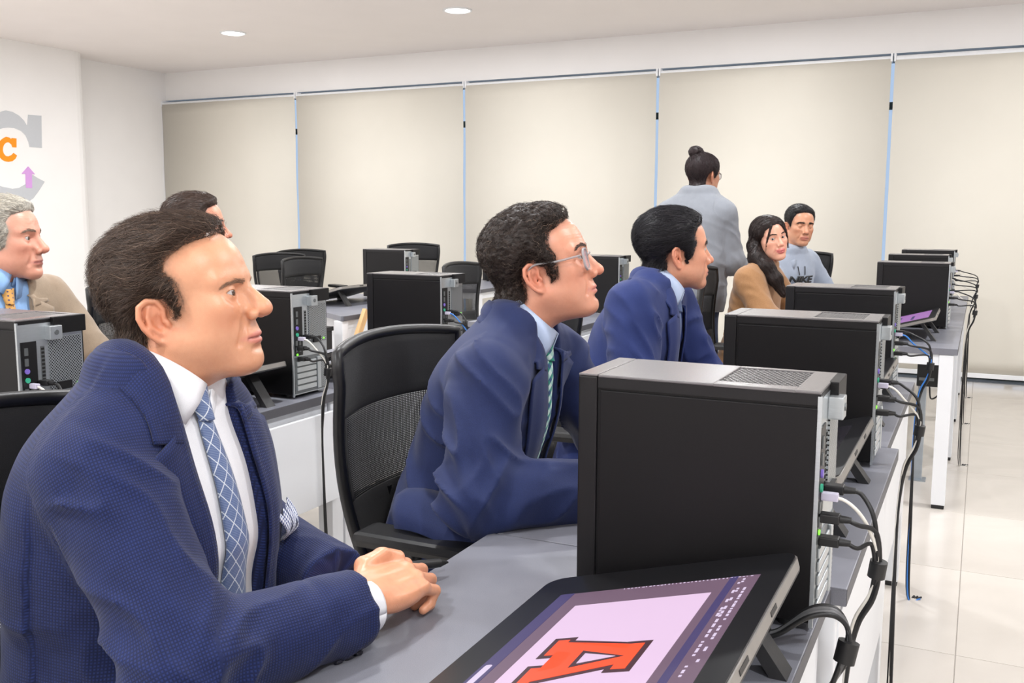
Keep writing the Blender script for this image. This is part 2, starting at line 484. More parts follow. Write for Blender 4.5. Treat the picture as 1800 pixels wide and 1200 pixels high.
def _mesh_mat(name, col, gap, sc_u, sc_v, rough=0.6):
    """woven net: thin threads with holes between them, laid out on the panel's own UVs"""
    m, nt, b = _new(name)
    uv = N(nt, 'ShaderNodeUVMap', uv_map='uv')
    sp = N(nt, 'ShaderNodeSeparateXYZ')
    L(nt, uv.outputs[0], sp.inputs[0])
    outs = []
    for k, s in ((0, sc_u), (1, sc_v)):
        mu = N(nt, 'ShaderNodeMath', operation='MULTIPLY'); mu.inputs[1].default_value = s
        L(nt, sp.outputs[k], mu.inputs[0])
        fr = N(nt, 'ShaderNodeMath', operation='FRACT'); L(nt, mu.outputs[0], fr.inputs[0])
        lt = N(nt, 'ShaderNodeMath', operation='LESS_THAN'); lt.inputs[1].default_value = gap[k]
        L(nt, fr.outputs[0], lt.inputs[0])
        outs.append(lt.outputs[0])
    hole = N(nt, 'ShaderNodeMath', operation='MULTIPLY')
    L(nt, outs[0], hole.inputs[0]); L(nt, outs[1], hole.inputs[1])
    inv = N(nt, 'ShaderNodeMath', operation='SUBTRACT'); inv.inputs[0].default_value = 1.0
    L(nt, hole.outputs[0], inv.inputs[1])
    L(nt, inv.outputs[0], b.inputs['Alpha'])
    b.inputs['Base Color'].default_value = (*col, 1)
    b.inputs['Roughness'].default_value = rough
_mesh_mat('chair_net', lin((22, 22, 25)), (0.60, 0.50), 75, 46)
_mesh_mat('chair_net_dense', lin((20, 20, 23)), (0.30, 0.32), 110, 120)
def uvgrid(name, P, mat, parent, thick=0.0):
    o = MB().grid(P, True, thick=thick).build(name, mat, parent)
    P = np.asarray(P, float)
    nu, nv = P.shape[:2]
    U = np.repeat(np.linspace(0, 1, nu)[:, None], nv, 1); V = np.repeat(np.linspace(0, 1, nv)[None], nu, 0)
    uvp = np.stack([U, V], 2).reshape(-1, 2)
    if thick: uvp = np.concatenate([uvp, uvp])
    lay = o.data.uv_layers.new(name='uv')
    idx = np.empty(len(o.data.loops), int); o.data.loops.foreach_get('vertex_index', idx)
    lay.data.foreach_set('uv', uvp[idx].astype(np.float32).ravel())
    return o
def _perf():
    """steel sheet with round holes (fan grille at the back of a computer)"""
    m, nt, b = _new('perforated_steel')
    tc = N(nt, 'ShaderNodeTexCoord')
    mp = N(nt, 'ShaderNodeMapping'); mp.inputs['Rotation'].default_value = (math.radians(45), 0, 0)
    L(nt, tc.outputs['Object'], mp.inputs[0])
    fr = N(nt, 'ShaderNodeVectorMath', operation='SCALE', i_Scale=190.0); L(nt, mp.outputs[0], fr.inputs[0])
    f2 = N(nt, 'ShaderNodeVectorMath', operation='FRACTION'); L(nt, fr.outputs[0], f2.inputs[0])
    sb = N(nt, 'ShaderNodeVectorMath', operation='SUBTRACT'); sb.inputs[1].default_value = (0.5, 0.5, 0.5); L(nt, f2.outputs[0], sb.inputs[0])
    ml = N(nt, 'ShaderNodeVectorMath', operation='MULTIPLY'); ml.inputs[1].default_value = (0, 1, 1); L(nt, sb.outputs[0], ml.inputs[0])
    ln = N(nt, 'ShaderNodeVectorMath', operation='LENGTH'); L(nt, ml.outputs[0], ln.inputs[0])
    lt = N(nt, 'ShaderNodeMath', operation='LESS_THAN'); lt.inputs[1].default_value = 0.36; L(nt, ln.outputs['Value'], lt.inputs[0])
    mx = N(nt, 'ShaderNodeMix', data_type='RGBA')
    L(nt, lt.outputs[0], mx.inputs['Factor'])
    mx.inputs[6].default_value = (*lin((186, 192, 196)), 1); mx.inputs[7].default_value = (*lin((16, 16, 18)), 1)
    L(nt, mx.outputs[2], b.inputs['Base Color'])
    iv = N(nt, 'ShaderNodeMath', operation='MULTIPLY_ADD'); iv.inputs[1].default_value = -0.7; iv.inputs[2].default_value = 0.7
    L(nt, lt.outputs[0], iv.inputs[0]); L(nt, iv.outputs[0], b.inputs['Metallic'])
    b.inputs['Roughness'].default_value = 0.35
_perf()

# ================================================================== computer towers
TD, TW, TH = 0.361, 0.185, 0.350
def make_tower():
    r = empty('computer_tower')
    MB().box(0.030, TD - 0.004, 0.003, TW - 0.003, 0.012, TH - 0.012, bev=0.002).build('case', 'tower_black', r)
    MB().box(0.036, TD - 0.002, 0.0, 0.004, 0.014, TH - 0.024, bev=0.0015).build('side_panel', 'tower_black', r)
    MB().box(0.036, TD - 0.002, TW - 0.004, TW, 0.014, TH - 0.024, bev=0.0015).build('side_panel', 'tower_black', r)
    fb = MB().box(0.0, 0.031, 0.0, TW, 0.008, TH - 0.003, bev=0.003).build('front_bezel', 'tower_bezel', r)
    for k in range(3):
        MB().box(-0.001, 0.002, 0.02, TW - 0.02, 0.04 + k * 0.02, 0.05 + k * 0.02).build('bezel_slot', 'vent_dark', fb)
    # top cover with a recessed vent
    v0, v1, w0, w1 = TD - 0.150, TD - 0.036, 0.028, TW - 0.014
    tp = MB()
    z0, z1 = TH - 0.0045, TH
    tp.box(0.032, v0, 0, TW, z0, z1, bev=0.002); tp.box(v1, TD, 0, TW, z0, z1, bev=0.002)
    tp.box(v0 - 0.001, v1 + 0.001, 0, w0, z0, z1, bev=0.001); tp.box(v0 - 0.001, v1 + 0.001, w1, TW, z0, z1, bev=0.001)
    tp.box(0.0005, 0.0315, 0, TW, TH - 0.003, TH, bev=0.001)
    t = tp.build('top_cover', 'tower_top_sheen', r)
    rm = MB()
    rm.box(0.032, v0, 0.0003, TW - 0.0003, TH - 0.020, z0); rm.box(v1, TD - 0.0003, 0.0003, TW - 0.0003, TH - 0.020, z0)
    rm.box(v0, v1, 0.0003, w0, TH - 0.020, z0); rm.box(v0, v1, w1, TW - 0.0003, TH - 0.020, z0)
    rm.build('top_rim', 'tower_bezel', r)
    MB().box(v0, v1, w0, w1, TH - 0.012, TH - 0.009).build('vent_well', 'vent_dark', t)
    g = MB()
    n = 13
    for s in (1, -1):
        for k in range(-n, 2 * n):
            # slanted wires clipped to the opening
            a, b = v0 + (v1 - v0) * k / n, v0 + (v1 - v0) * (k + n * 0.72) / n
            ya, yb = (w0, w1) if s > 0 else (w1, w0)
            ta, tb = 0.0, 1.0
            if a < v0: ta = (v0 - a) / (b - a)
            if b > v1: tb = (v1 - a) / (b - a)
            if tb <= ta: continue
            p = (a + (b - a) * ta, ya + (yb - ya) * ta, TH - 0.0025); q = (a + (b - a) * tb, ya + (yb - ya) * tb, TH - 0.0025)
            g.cyl(p, q, 0.0008, n=4, caps=False, smooth=False)
    tag(g.build('vent_grille', 'vent_wire', t), kind='stuff')
    for (x, y) in ((0.04, 0.025), (0.04, TW - 0.025), (TD - 0.04, 0.025), (TD - 0.04, TW - 0.025)):
        MB().cyl((x, y, 0), (x, y, 0.014), 0.011, n=12).build('foot', 'foot_black', r)
    # back face: u across (0 near side, 1 far side), v down from the top
    def rear(name, u0, u1, v0, v1, d0, d1, mat, parent, bev=0.0):
        return MB().box(TD + d0, TD + d1, u0 * TW, u1 * TW, TH * (1 - v1), TH * (1 - v0), bev=bev).build(name, mat, parent)
    bp = rear('back_plate', 0.03, 0.97, 0.035, 0.965, -0.006, 0.000, 'steel', r)
    rear('side_lip', 0.0, 0.022, 0.02, 0.98, -0.004, 0.002, 'steel', bp)
    rear('top_cap', 0.50, 0.99, 0.0, 0.115, -0.004, 0.012, 'tower_black', r, 0.002)
    la = rear('latch', 0.40, 0.58, 0.055, 0.15, 0.0, 0.022, 'steel', r, 0.002)
    y, z = 0.49 * TW, TH * 0.9
    MB().cyl((TD + 0.022, y, z), (TD + 0.0235, y, z), 0.006, n=12).build('latch_button', 'steel_dark', la)
    io = rear('port_panel', 0.05, 0.27, 0.15, 0.60, 0.0, 0.002, 'port_black', r)
    for k, vv in enumerate((0.19, 0.26)):
        rear('video_port', 0.09, 0.14, vv, vv + 0.05, 0.002, 0.004, 'steel_dark', io)
    for c, vv in (('port_purple', 0.345), ('port_green', 0.405)):
        y, z = 0.115 * TW, TH * (1 - vv)
        MB().cyl((TD + 0.002, y, z), (TD + 0.005, y, z), 0.0062, n=14).build('round_port', c, io)
    for k in range(4):
        rear('usb_port', 0.07 + 0.09 * (k % 2), 0.12 + 0.09 * (k % 2), 0.46 + 0.06 * (k // 2), 0.505 + 0.06 * (k // 2), 0.002, 0.004, 'steel_dark', io)
    MB().cyl((TD + 0.002, 0.11 * TW, TH * 0.41), (TD + 0.004, 0.11 * TW, TH * 0.41), 0.004, n=10).build('audio_port', 'led_green', io)
    co = rear('vent_column', 0.33, 0.39, 0.19, 0.46, 0.0, 0.001, 'steel_dark', bp)
    for k in range(10):
        rear('vent_slot', 0.34, 0.38, 0.20 + k * 0.026, 0.215 + k * 0.026, 0.001, 0.002, 'vent_dark', co)
    rear('fan_grille', 0.45, 0.94, 0.14, 0.50, 0.0, 0.003, 'perforated_steel', r)
    sk = rear('power_socket', 0.54, 0.74, 0.445, 0.50, 0.003, 0.010, 'port_black', r)
    y, z = 0.86 * TW, TH * (1 - 0.475)
    MB().cyl((TD + 0.003, y, z), (TD + 0.005, y, z), 0.003, n=10).build('status_light', 'led_green', sk)
    fr = rear('slot_frame', 0.04, 0.96, 0.615, 0.955, 0.0, 0.002, 'steel_dark', r)
    for k in range(5):
        v = 0.655 + k * 0.057
        rear('slot_cover', 0.08, 0.62, v, v + 0.042, 0.002, 0.006, 'steel', fr, 0.0015)
    rear('slot_rail', 0.64, 0.74, 0.64, 0.94, 0.002, 0.008, 'steel', fr, 0.0015)
    rear('side_vent', 0.77, 0.93, 0.64, 0.94, 0.002, 0.004, 'perforated_steel', fr)
    return r
tower0 = make_tower()
DZ = 0.75
TOWERS = [  # front near corner, yaw, label
    (-0.549, 1.372, 0, 'black computer tower right behind the tilted pen display showing a red letter'),
    (-0.566, 2.382, 0, 'black computer tower second along the front desk row, in front of the men'),
    (-0.612, 3.475, -2, 'black computer tower at the aisle end of the front desk row'),
    (-0.505, 5.590, -2, 'black computer tower on the far white-legged desk, behind its small pen display'),
    (-0.545, 6.760, 1, 'black computer tower in the middle of the three on the far desks'),
    (-0.537, 7.790, -1, 'black computer tower of the far desks nearest the blinds'),
    (-2.335, 1.480, 0, 'black computer tower showing its ports, in front of the grey-haired man'),
    (-2.330, 2.458, 0, 'black computer tower showing its ports, between two seated men, white cable plugged in'),
    (-2.325, 3.400, 0, 'black computer tower with a blue cable, behind the empty mesh chair back'),
    (-2.330, 5.560, 0, 'black computer tower half hidden between the two dark-haired men'),
    (-4.030, 5.850, -1, 'black computer tower at the back, in front of an empty mesh chair'),
    (-4.070, 7.800, 0, 'black computer tower far back against the blinds, by the curly hair'),
]
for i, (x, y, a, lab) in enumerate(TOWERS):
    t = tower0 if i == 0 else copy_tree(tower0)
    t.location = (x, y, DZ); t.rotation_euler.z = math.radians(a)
    tag(t, lab, 'computer', 'desktop computer towers')

# ================================================================== desks
def make_desk(x0, x1, y0, y1, label, legs='both', chamfer=None):
    d = empty('desk', ((x0 + x1) / 2, (y0 + y1) / 2, 0))
    hx, hy = (x1 - x0) / 2, (y1 - y0) / 2
    g = 0.002
    if chamfer:
        pts = [(-hx, hy - g), (-hx, -hy + chamfer), (hx - 0.02, -hy), (hx, -hy + 0.02), (hx, hy - g)]
        top = MB().prism(pts, DZ - 0.03, DZ).build('desk_top', 'desk_top', d)
    else:
        top = MB().box(-hx, hx, -hy + g, hy - g, DZ - 0.030, DZ, bev=0.0015).build('desk_top', 'desk_top', d)
    e = 0.0006
    MB().box(hx - 0.002, hx + e, -hy + g + 0.001, hy - g - 0.001, DZ - 0.0285, DZ - 0.0015).build('edge_band', 'desk_edge', top)
    for sx in (-1, 1):
        for sy in (-1, 1):
            if chamfer and sy < 0 and sx < 0: continue
            lx, ly = sx * (hx - 0.045), sy * (hy - 0.036)
            lg = MB().box(lx - 0.03, lx + 0.03, ly - 0.03, ly + 0.03, 0.018, DZ - 0.031, bev=0.003).build('leg', 'desk_white', d)
            MB().box(lx - 0.027, lx + 0.027, ly - 0.027, ly + 0.027, 0.0, 0.018, bev=0.003).build('foot', 'foot_black', lg)
    for sx in (-1, 1):
        MB().box(sx * (hx - 0.045) - 0.02, sx * (hx - 0.045) + 0.02, -hy + 0.07, hy - 0.07, DZ - 0.081, DZ - 0.031, bev=0.002).build('rail', 'desk_white', d)
    for sy in (-1, 1):
        if chamfer and sy < 0: continue
        MB().box(-hx + 0.075, hx - 0.075, sy * (hy - 0.036) - 0.02, sy * (hy - 0.036) + 0.02, DZ - 0.081, DZ - 0.031, bev=0.002).build('rail', 'desk_white', d)
    tag(d, label, 'desk', 'grey desks on white legs')
    return d, hx, hy
def panel(d, hx, hy, off=0.012, z0=0.385, z1=0.69):
    MB().box(hx - off - 0.0, hx - off + 0.018, -hy + 0.03, hy - 0.05, z0, z1, bev=0.002).build('modesty_panel', 'desk_white', d)
DESKS = [
    (-0.80, -0.186, 0.52, 1.565, 'grey desk carrying the tilted pen display and the resting hand'),
    (-0.80, -0.162, 1.565, 2.62, 'grey desk in front of the man in clear glasses'),
    (-0.83, -0.190, 2.62, 3.73, 'grey desk in front of the man with slick black hair'),
    (-0.72, -0.070, 4.76, 5.84, 'grey desk with a free-standing white corner leg beside the aisle'),
    (-0.72, -0.070, 5.84, 6.98, 'grey desk in front of the youth in the grey hoodie'),
    (-0.72, -0.070, 6.98, 8.05, 'grey desk of the far row standing nearest the blinds'),
    (-2.58, -1.93, 0.66, 1.675, 'grey desk in front of the grey-haired man'),
    (-2.58, -1.93, 1.675, 2.685, 'grey desk with white hanging panel behind the man with the patterned tie'),
    (-2.58, -1.93, 2.685, 3.66, 'grey desk behind the empty mesh chair back'),
    (-2.58, -1.93, 4.76, 5.80, 'grey desk behind the two dark-haired men, across the aisle'),
    (-4.30, -3.36, 4.67, 6.10, 'grey desk with a slanted end and white cabinet at the back'),
    (-4.30, -3.62, 6.90, 8.05, 'grey desk at the very back against the blinds'),
]
dk = []
for i, (x0, x1, y0, y1, lab) in enumerate(DESKS):
    d, hx, hy = make_desk(x0, x1, y0, y1, lab, chamfer=0.62 if i == 10 else None)
    if i in (0, 1, 2): panel(d, hx, hy, 0.03, 0.30, 0.69)
    if i in (6, 7, 8, 9): panel(d, hx, hy)
    dk.append(d)
# white doors under the slanted desk at the back
d = dk[10]
for k in range(2):
    dr = MB().box(0.425, 0.443, -0.66 + k * 0.40, -0.275 + k * 0.40, 0.08, 0.70, bev=0.002).build('cabinet_door', 'desk_white', d)
MB().box(-0.15, 0.423, -0.26, 0.13, 0.08, 0.70).build('cabinet_body', 'desk_white', d)

# ================================================================== pen displays
def make_display(letter=True, lit=True):
    """local frame: x up the screen, y towards the desk row, origin at the front edge on the desk"""
    r = empty('pen_display')
    Ls, Ws, T = 0.385, 0.60, 0.020
    tilt = math.atan2(0.104, 0.37)
    M = Matrix.Translation((0, 0, 0.030)) @ Matrix.Rotation(-tilt, 4, 'Y')
    def slab(name, x0, x1, y0, y1, z0, z1, mat, parent, rad=None):
        if rad:
            pts = [(x0 + a, y0 + b) for a, b in rrect(x1 - x0, y1 - y0, rad)]
            return MB().prism(pts, z0, z1, M).build(name, mat, parent)
        return MB().box(x0, x1, y0, y1, z0, z1, 0, M).build(name, mat, parent)
    slab('housing', 0, Ls, -Ws / 2, Ws / 2, -T, -0.0035, 'display_back', r, 0.028)
    slab('metal_rim', -0.0008, Ls + 0.0008, -Ws / 2 - 0.0008, Ws / 2 + 0.0008, -0.0165, -0.0022, 'display_edge', r, 0.0285)
    gl = slab('glass', 0.0015, Ls - 0.0015, -Ws / 2 + 0.0015, Ws / 2 - 0.0015, -0.004, 0.0, 'bezel_glass', r, 0.027)
    # slots on the upper edge of the rim
    for (yy, ww) in ((0.10, 0.016), (-0.06, 0.02)):
        slab('edge_button', Ls, Ls + 0.0016, yy - ww, yy + ww, -0.0125, -0.0065, 'port_black', r)
    # stand
    for s in (-1, 1):
        p = M @ Vector((Ls * 0.80, s * 0.2, -T))
        m = MB()
        m.add([(p.x - 0.012, s * 0.2 - 0.02, p.z + 0.004), (p.x + 0.006, s * 0.2 - 0.02, p.z + 0.004), (p.x + 0.078, s * 0.2 - 0.02, 0.0), (p.x + 0.056, s * 0.2 - 0.02, 0.0),
               (p.x - 0.012, s * 0.2 + 0.02, p.z + 0.004), (p.x + 0.006, s * 0.2 + 0.02, p.z + 0.004), (p.x + 0.078, s * 0.2 + 0.02, 0.0), (p.x + 0.056, s * 0.2 + 0.02, 0.0)],
              [(0, 1, 2, 3), (7, 6, 5, 4), (0, 4, 5, 1), (1, 5, 6, 2), (2, 6, 7, 3), (3, 7, 4, 0)])
        m.build('stand_leg', 'display_back', r)
        MB().box(0.004, 0.03, s * 0.2 - 0.03, s * 0.2 + 0.03, 0.0, 0.014, bev=0.003).build('front_foot', 'foot_black', r)
    # picture on the screen
    sx0, sx1, sy0, sy1 = 0.055, Ls - 0.036, -Ws / 2 + 0.087, Ws / 2 - 0.087
    e = 0.0004
    sc = slab('screen', sx0, sx1, sy0, sy1, 0.0, e, 'screen_mauve' if letter else ('screen_purple' if lit else 'screen_off'), r)
    if letter:
        cx0, cx1, cy0, cy1 = 0.101, 0.296, sy0 + 0.04, 0.157
        slab('canvas', cx0, cx1, cy0, cy1, e, 2 * e, 'screen_pink', sc)
        slab('tool_strip', sx0, sx0 + 0.022, sy0, sy1, e, 2 * e, 'screen_dark', sc)
        slab('menu_strip', sx1 - 0.040, sx1 - 0.029, sy0, sy1, e, 2 * e, 'screen_dark', sc)
        rnd = random.Random(4)
        tx = MB()
        for col, n in ((sx1 - 0.019, 26), (sx1 - 0.010, 30), (sx1 - 0.023, 12)):
            yy = sy1 - 0.012
            for k in range(n):
                w_ = rnd.uniform(0.003, 0.011)
                if rnd.random() < 0.65:
                    tx.box(col - 0.0016, col + 0.0016, yy - w_, yy, e, 2 * e, 0, M)
                yy -= w_ + rnd.uniform(0.003, 0.008)
        for k in range(34):
            xx = sx0 + 0.1 + k * 0.0055
            tx.box(xx, xx + rnd.uniform(0.001, 0.004), sy1 - 0.0042, sy1 - 0.0042 + rnd.uniform(0.001, 0.0025), e, 2 * e, 0, M)
        tag(tx.build('screen_text', 'screen_light', sc), kind='stuff')
        # the letter A with slab serifs: (a up the screen, b to the screen's left)
        A_out = [(0.0, 0.070), (0.0, 0.013), (0.024, 0.013), (0.024, 0.021), (0.036, 0.017), (0.036, -0.017), (0.024, -0.021), (0.024, -0.013), (0.0, -0.013), (0.0, -0.070),
                 (0.027, -0.070), (0.027, -0.060), (0.107, -0.030), (0.107, -0.041), (0.136, -0.041), (0.136, 0.041), (0.107, 0.041), (0.107, 0.030), (0.027, 0.060), (0.027, 0.070)]
        A_in = [(0.056, 0.024), (0.056, -0.024), (0.116, 0.0)]
        ccx, ccy = 0.128, -0.038
        def outline(pts, off):
            P = [Vector(p) for p in pts]; n = len(P); out = []
            area = sum(P[i].x * P[(i + 1) % n].y - P[(i + 1) % n].x * P[i].y for i in range(n))
            sg_ = 1 if area > 0 else -1
            for i in range(n):
                a = (P[i] - P[i - 1]).normalized(); b = (P[(i + 1) % n] - P[i]).normalized()
                na, nb = Vector((a.y, -a.x)) * sg_, Vector((b.y, -b.x)) * sg_
                m = (na + nb); m = m / max(0.5, m.length_squared / 2) if m.length > 1e-6 else na
                out.append(P[i] + m * off)
            return out
        def poly(name, pts, z0, z1, mat):
            bm = bmesh.new()
            f = bm.faces.new([bm.verts.new(M @ Vector((ccx + p[0], ccy + p[1], z1))) for p in pts])
            bmesh.ops.triangulate(bm, faces=[f])
            ex = bmesh.ops.extrude_face_region(bm, geom=list(bm.faces))
            dn = (M.to_3x3() @ Vector((0, 0, 1))) * (z0 - z1)
            for g_ in ex['geom']:
                if isinstance(g_, bmesh.types.BMVert): g_.co += dn
            bmesh.ops.recalc_face_normals(bm, faces=list(bm.faces))
            return MB().addbm(bm).build(name, mat, sc)
        poly('letter_outline', outline(A_out, 0.0022), 2 * e, 3 * e, 'screen_outline')
        poly('letter', outline(A_out, -0.0056), 3 * e, 4 * e, 'screen_orange')
        poly('letter_counter_outline', A_in, 4 * e, 5 * e, 'screen_outline')
        slab('tool_pill', sx0 + 0.006, sx0 + 0.016, -0.10, -0.035, 2 * e, 3 * e, 'screen_light', sc, 0.004)
        poly('letter_counter', outline(A_in, -0.0066), 5 * e, 6 * e, 'screen_pink')
    elif lit:
        for k in range(3):
            slab('screen_bar', sx0 + 0.06 + 0.07 * k, sx0 + 0.075 + 0.07 * k, sy0 + 0.05, sy1 - 0.08 - 0.05 * k, e, 2 * e, 'screen_dark', sc)
    return r
pd0 = make_display(True)
pd0.location = (-0.572, 1.028, DZ)
tag(pd0, 'large tilted pen display showing a red letter A on a pink canvas', 'display', 'pen displays on the desks')
pd1 = make_display(False, False)
pd2 = make_display(False, True)
PDS = [(-0.575, 2.05, 'black pen display tilted between the first two towers of the front row'),
       (-0.60, 3.10, 'black pen display tilted between the second and third towers of the front row'),
       (-0.52, 5.22, 'black pen display with a purple screen in front of the far row towers'),
       (-0.53, 6.35, 'black pen display in front of the youth in the grey hoodie'),
       (-2.335, 1.13, 'black pen display beside the tower in front of the grey-haired man'),
       (-2.335, 2.13, 'black pen display with stand leg facing the patterned tie man\'s back'),
       (-2.335, 3.06, 'black pen display behind the empty mesh chair back'),
       (-4.08, 5.42, 'black pen display on the slanted-end desk at the back')]
for i, (x, y, lab) in enumerate(PDS):
    t = pd1 if i == 0 else pd2 if i == 2 else copy_tree(pd1)
    t.location = (x, y, DZ)
    if i == 2: t.scale = (0.92, 0.92, 0.92)
    tag(t, lab, 'display', 'pen displays on the desks')

# ================================================================== cables
def bundle(tx, ty, kind, label, yaw=0, edge=0.03):
    """cables from the back of a tower, strapped together and hanging over the desk edge; local frame of the tower"""
    r = empty('cable_bundle', (tx + TD, ty, DZ), math.radians(yaw))
    eth = 'cable_blue' if kind == 'blue' else 'cable_white'
    z1, z2, z3 = 0.195, 0.165, 0.142
    ex = max(0.0, edge + 0.014 - 0.040)
    st = (0.080 + ex, 0.055, 0.090)
    a = bez([(0.004, 0.030, z1), (0.035, 0.031, z1 - 0.004), (0.060, 0.040, 0.165), (0.078 + ex, 0.052, 0.12), (0.079 + ex, 0.055, 0.09), (0.072 + ex, 0.06, 0.05), (0.052 + ex, 0.064, 0.005), (0.045 + ex, 0.066, -0.05), (0.04 + ex, 0.07, -0.16), (0.042 + ex, 0.075, -0.45), (0.05 + ex, 0.08, -0.735), (0.09 + ex, 0.10, -0.746)], 6)
    MB().tube(a, 0.0028, 6).build('network_cable', eth, r)
    MB().box(0.002, 0.026, 0.024, 0.036, z1 - 0.006, z1 + 0.006, bev=0.002).build('network_plug', 'plug_clear', r)
    for (y0, zz, rr, dx) in ((0.060, z1 + 0.004, 0.0034, 0.0), (0.026, z2, 0.0036, 0.003), (0.030, z3 - 0.012, 0.0032, -0.003)):
        MB().box(0.002, 0.03, y0 - 0.010, y0 + 0.010, zz - 0.0065, zz + 0.0065, bev=0.002).build('plug', 'cable_black', r)
        MB().tube([(0.03, y0, zz), (0.045, y0, zz)], [0.0062, 0.0045], 8).build('strain_relief', 'cable_black', r)
        c = bez([(0.04, y0, zz), (0.055, y0 + 0.002, zz - 0.006), (0.074 + dx + ex, 0.05, zz * 0.5 + 0.062), (0.080 + dx + ex, 0.056 + dx, 0.09), (0.074 + dx + ex, 0.06 - dx, 0.045), (0.055 + dx + ex, 0.066, 0.0), (0.047 + ex, 0.068 + dx, -0.06), (0.042 + ex, 0.07, -0.16), (0.044 + ex + dx, 0.075, -0.45), (0.05 + ex + dx, 0.085, -0.735), (0.08 + ex - dx * 4, 0.12, -0.746)], 6)
        MB().tube(c, rr, 7).build('power_cable', 'cable_black', r)
    MB().tube([(st[0] + 0.002, st[1], st[2] + 0.012), (st[0] - 0.001, st[1] + 0.001, st[2] - 0.012)], 0.0125, 12).build('cable_strap', 'cable_black', r)
    tag(r, label, 'cables', 'cable bundles at the backs of the towers')
    return r
BUN = [(0, 'white', 'strapped black and white cables plugged into the tower behind the red letter display'),
       (1, 'white', 'strapped black and white cables plugged into the second front row tower'),
       (2, 'blue', 'strapped black cables with one blue cable at the aisle end tower'),
       (3, 'white', 'tangled cables on the back of the far row tower nearest the aisle'),
       (4, 'white', 'tangled cables on the back of the middle far row tower'),
       (5, 'white', 'tangled cables on the back of the far row tower by the blinds'),
       (6, 'white', 'white and black cables at the tower before the grey-haired man'),
       (7, 'white', 'white and black cables hanging from the tower between the two seated men'),
       (8, 'blue', 'blue and black cables at the tower behind the empty mesh chair')]
for i, k, lab in BUN:
    bundle(TOWERS[i][0], TOWERS[i][1], k, lab, TOWERS[i][2], {0: 0.002, 1: 0.043, 2: 0.061, 3: 0.075, 4: 0.115, 5: 0.107}.get(i, 0.04))
# grey display leads of the near pen display, strapped and hanging off the desk
r = empty('display_leads', (-0.232, 1.30, DZ))
for k in range(4):
    o = (k - 1.5) * 0.006
    c = bez([(-0.02, 0.0 + o, 0.014), (0.01, 0.004 + o, 0.022), (0.05, 0.012 + o, 0.052 + 0.002 * k), (0.082, 0.02 + o * 0.6, 0.055 + 0.002 * k), (0.100, 0.02, 0.035), (0.098 + o * 0.4, 0.012, 0.0), (0.085, 0.004 + o * 0.5, -0.035), (0.070, -0.01 + o, -0.08), (0.066, -0.01 + o, -0.2), (0.07, -0.01 + o, -0.5), (0.08, -0.01 + o, -0.735), (0.11, 0.0 + o * 3, -0.746)], 6)
    MB().tube(c, 0.0036, 7).build('lead', 'cable_grey' if k in (1, 2) else 'cable_black', r)
MB().tube([(-0.03, 0.0, 0.014), (0.0, 0.002, 0.017)], 0.014, 10).build('lead_sleeve', 'cable_black', r)
MB().tube([(0.102, 0.017, 0.022), (0.097, 0.012, -0.006)], 0.0145, 12).build('cable_strap', 'cable_black', r)
tag(r, 'grey and black leads of the near pen display, strapped and hanging off the desk', 'cables')
r = empty('display_leads', (-0.29, 1.16, DZ))
for k in range(3):
    c = bez([(-0.03, 0.02 * k - 0.02, 0.05), (0.0, 0.02 * k - 0.025, 0.045), (0.035, 0.012 * k - 0.03, 0.02), (0.05, 0.01 * k - 0.06, 0.006), (0.055, 0.008 * k - 0.12, 0.006)], 6)
    MB().tube(c, 0.0055, 7).build('lead', 'cable_black', r)
tag(r, 'thick black leads lying on the desk under the near pen display', 'cables')
# power box under the far desk with its grey post
r = empty('power_box', (-0.195, 5.28, 0.50))
MB().box(-0.06, 0.055, -0.09, 0.09, 0.0, 0.14, bev=0.004).build('box', 'foot_black', r)
MB().box(-0.05, 0.02, -0.0915, -0.09, 0.03, 0.045).build('box_label', 'steel_dark', r)
MB().tube(bez([(0.04, -0.08, 0.12), (0.055, -0.09, 0.06), (0.045, -0.09, -0.03), (0.01, -0.08, -0.06), (0.0, -0.07, 0.0)], 6), 0.004, 6).build('power_lead', 'cable_black', r)
MB().box(-0.055, -0.015, -0.02, 0.02, -0.50, 0.0, bev=0.003).build('floor_post', 'alu', r)
MB().box(-0.075, 0.005, -0.04, 0.04, -0.50, -0.494).build('post_plate', 'alu', r)
tag(r, 'black power box on a grey floor post under the far desk', 'power box')
# leaning wooden stick and a small black box by the slanted desk
r = MB().box(-0.013, 0.013, -0.022, 0.022, 0, 0.90, bev=0.002).build('wooden_stick', 'wood', None, (-3.315, 4.36, 0.012))
r.rotation_euler = (math.radians(-32), 0, 0)
tag(r, 'narrow pale wooden stick leaning on the white cabinet', 'stick')
r = empty('waste_bin', (-3.46, 4.45, 0))
MB().prism([(-0.11, -0.09), (0.11, -0.09), (0.11, 0.09), (-0.11, 0.09)], 0.0, 0.69).build('bin_body', 'foot_black', r)
MB().box(-0.118, 0.118, -0.098, 0.098, 0.68, 0.705, bev=0.003).build('bin_rim', 'foot_black', r)
tag(r, 'tall black bin standing by the slanted-end desk', 'bin')

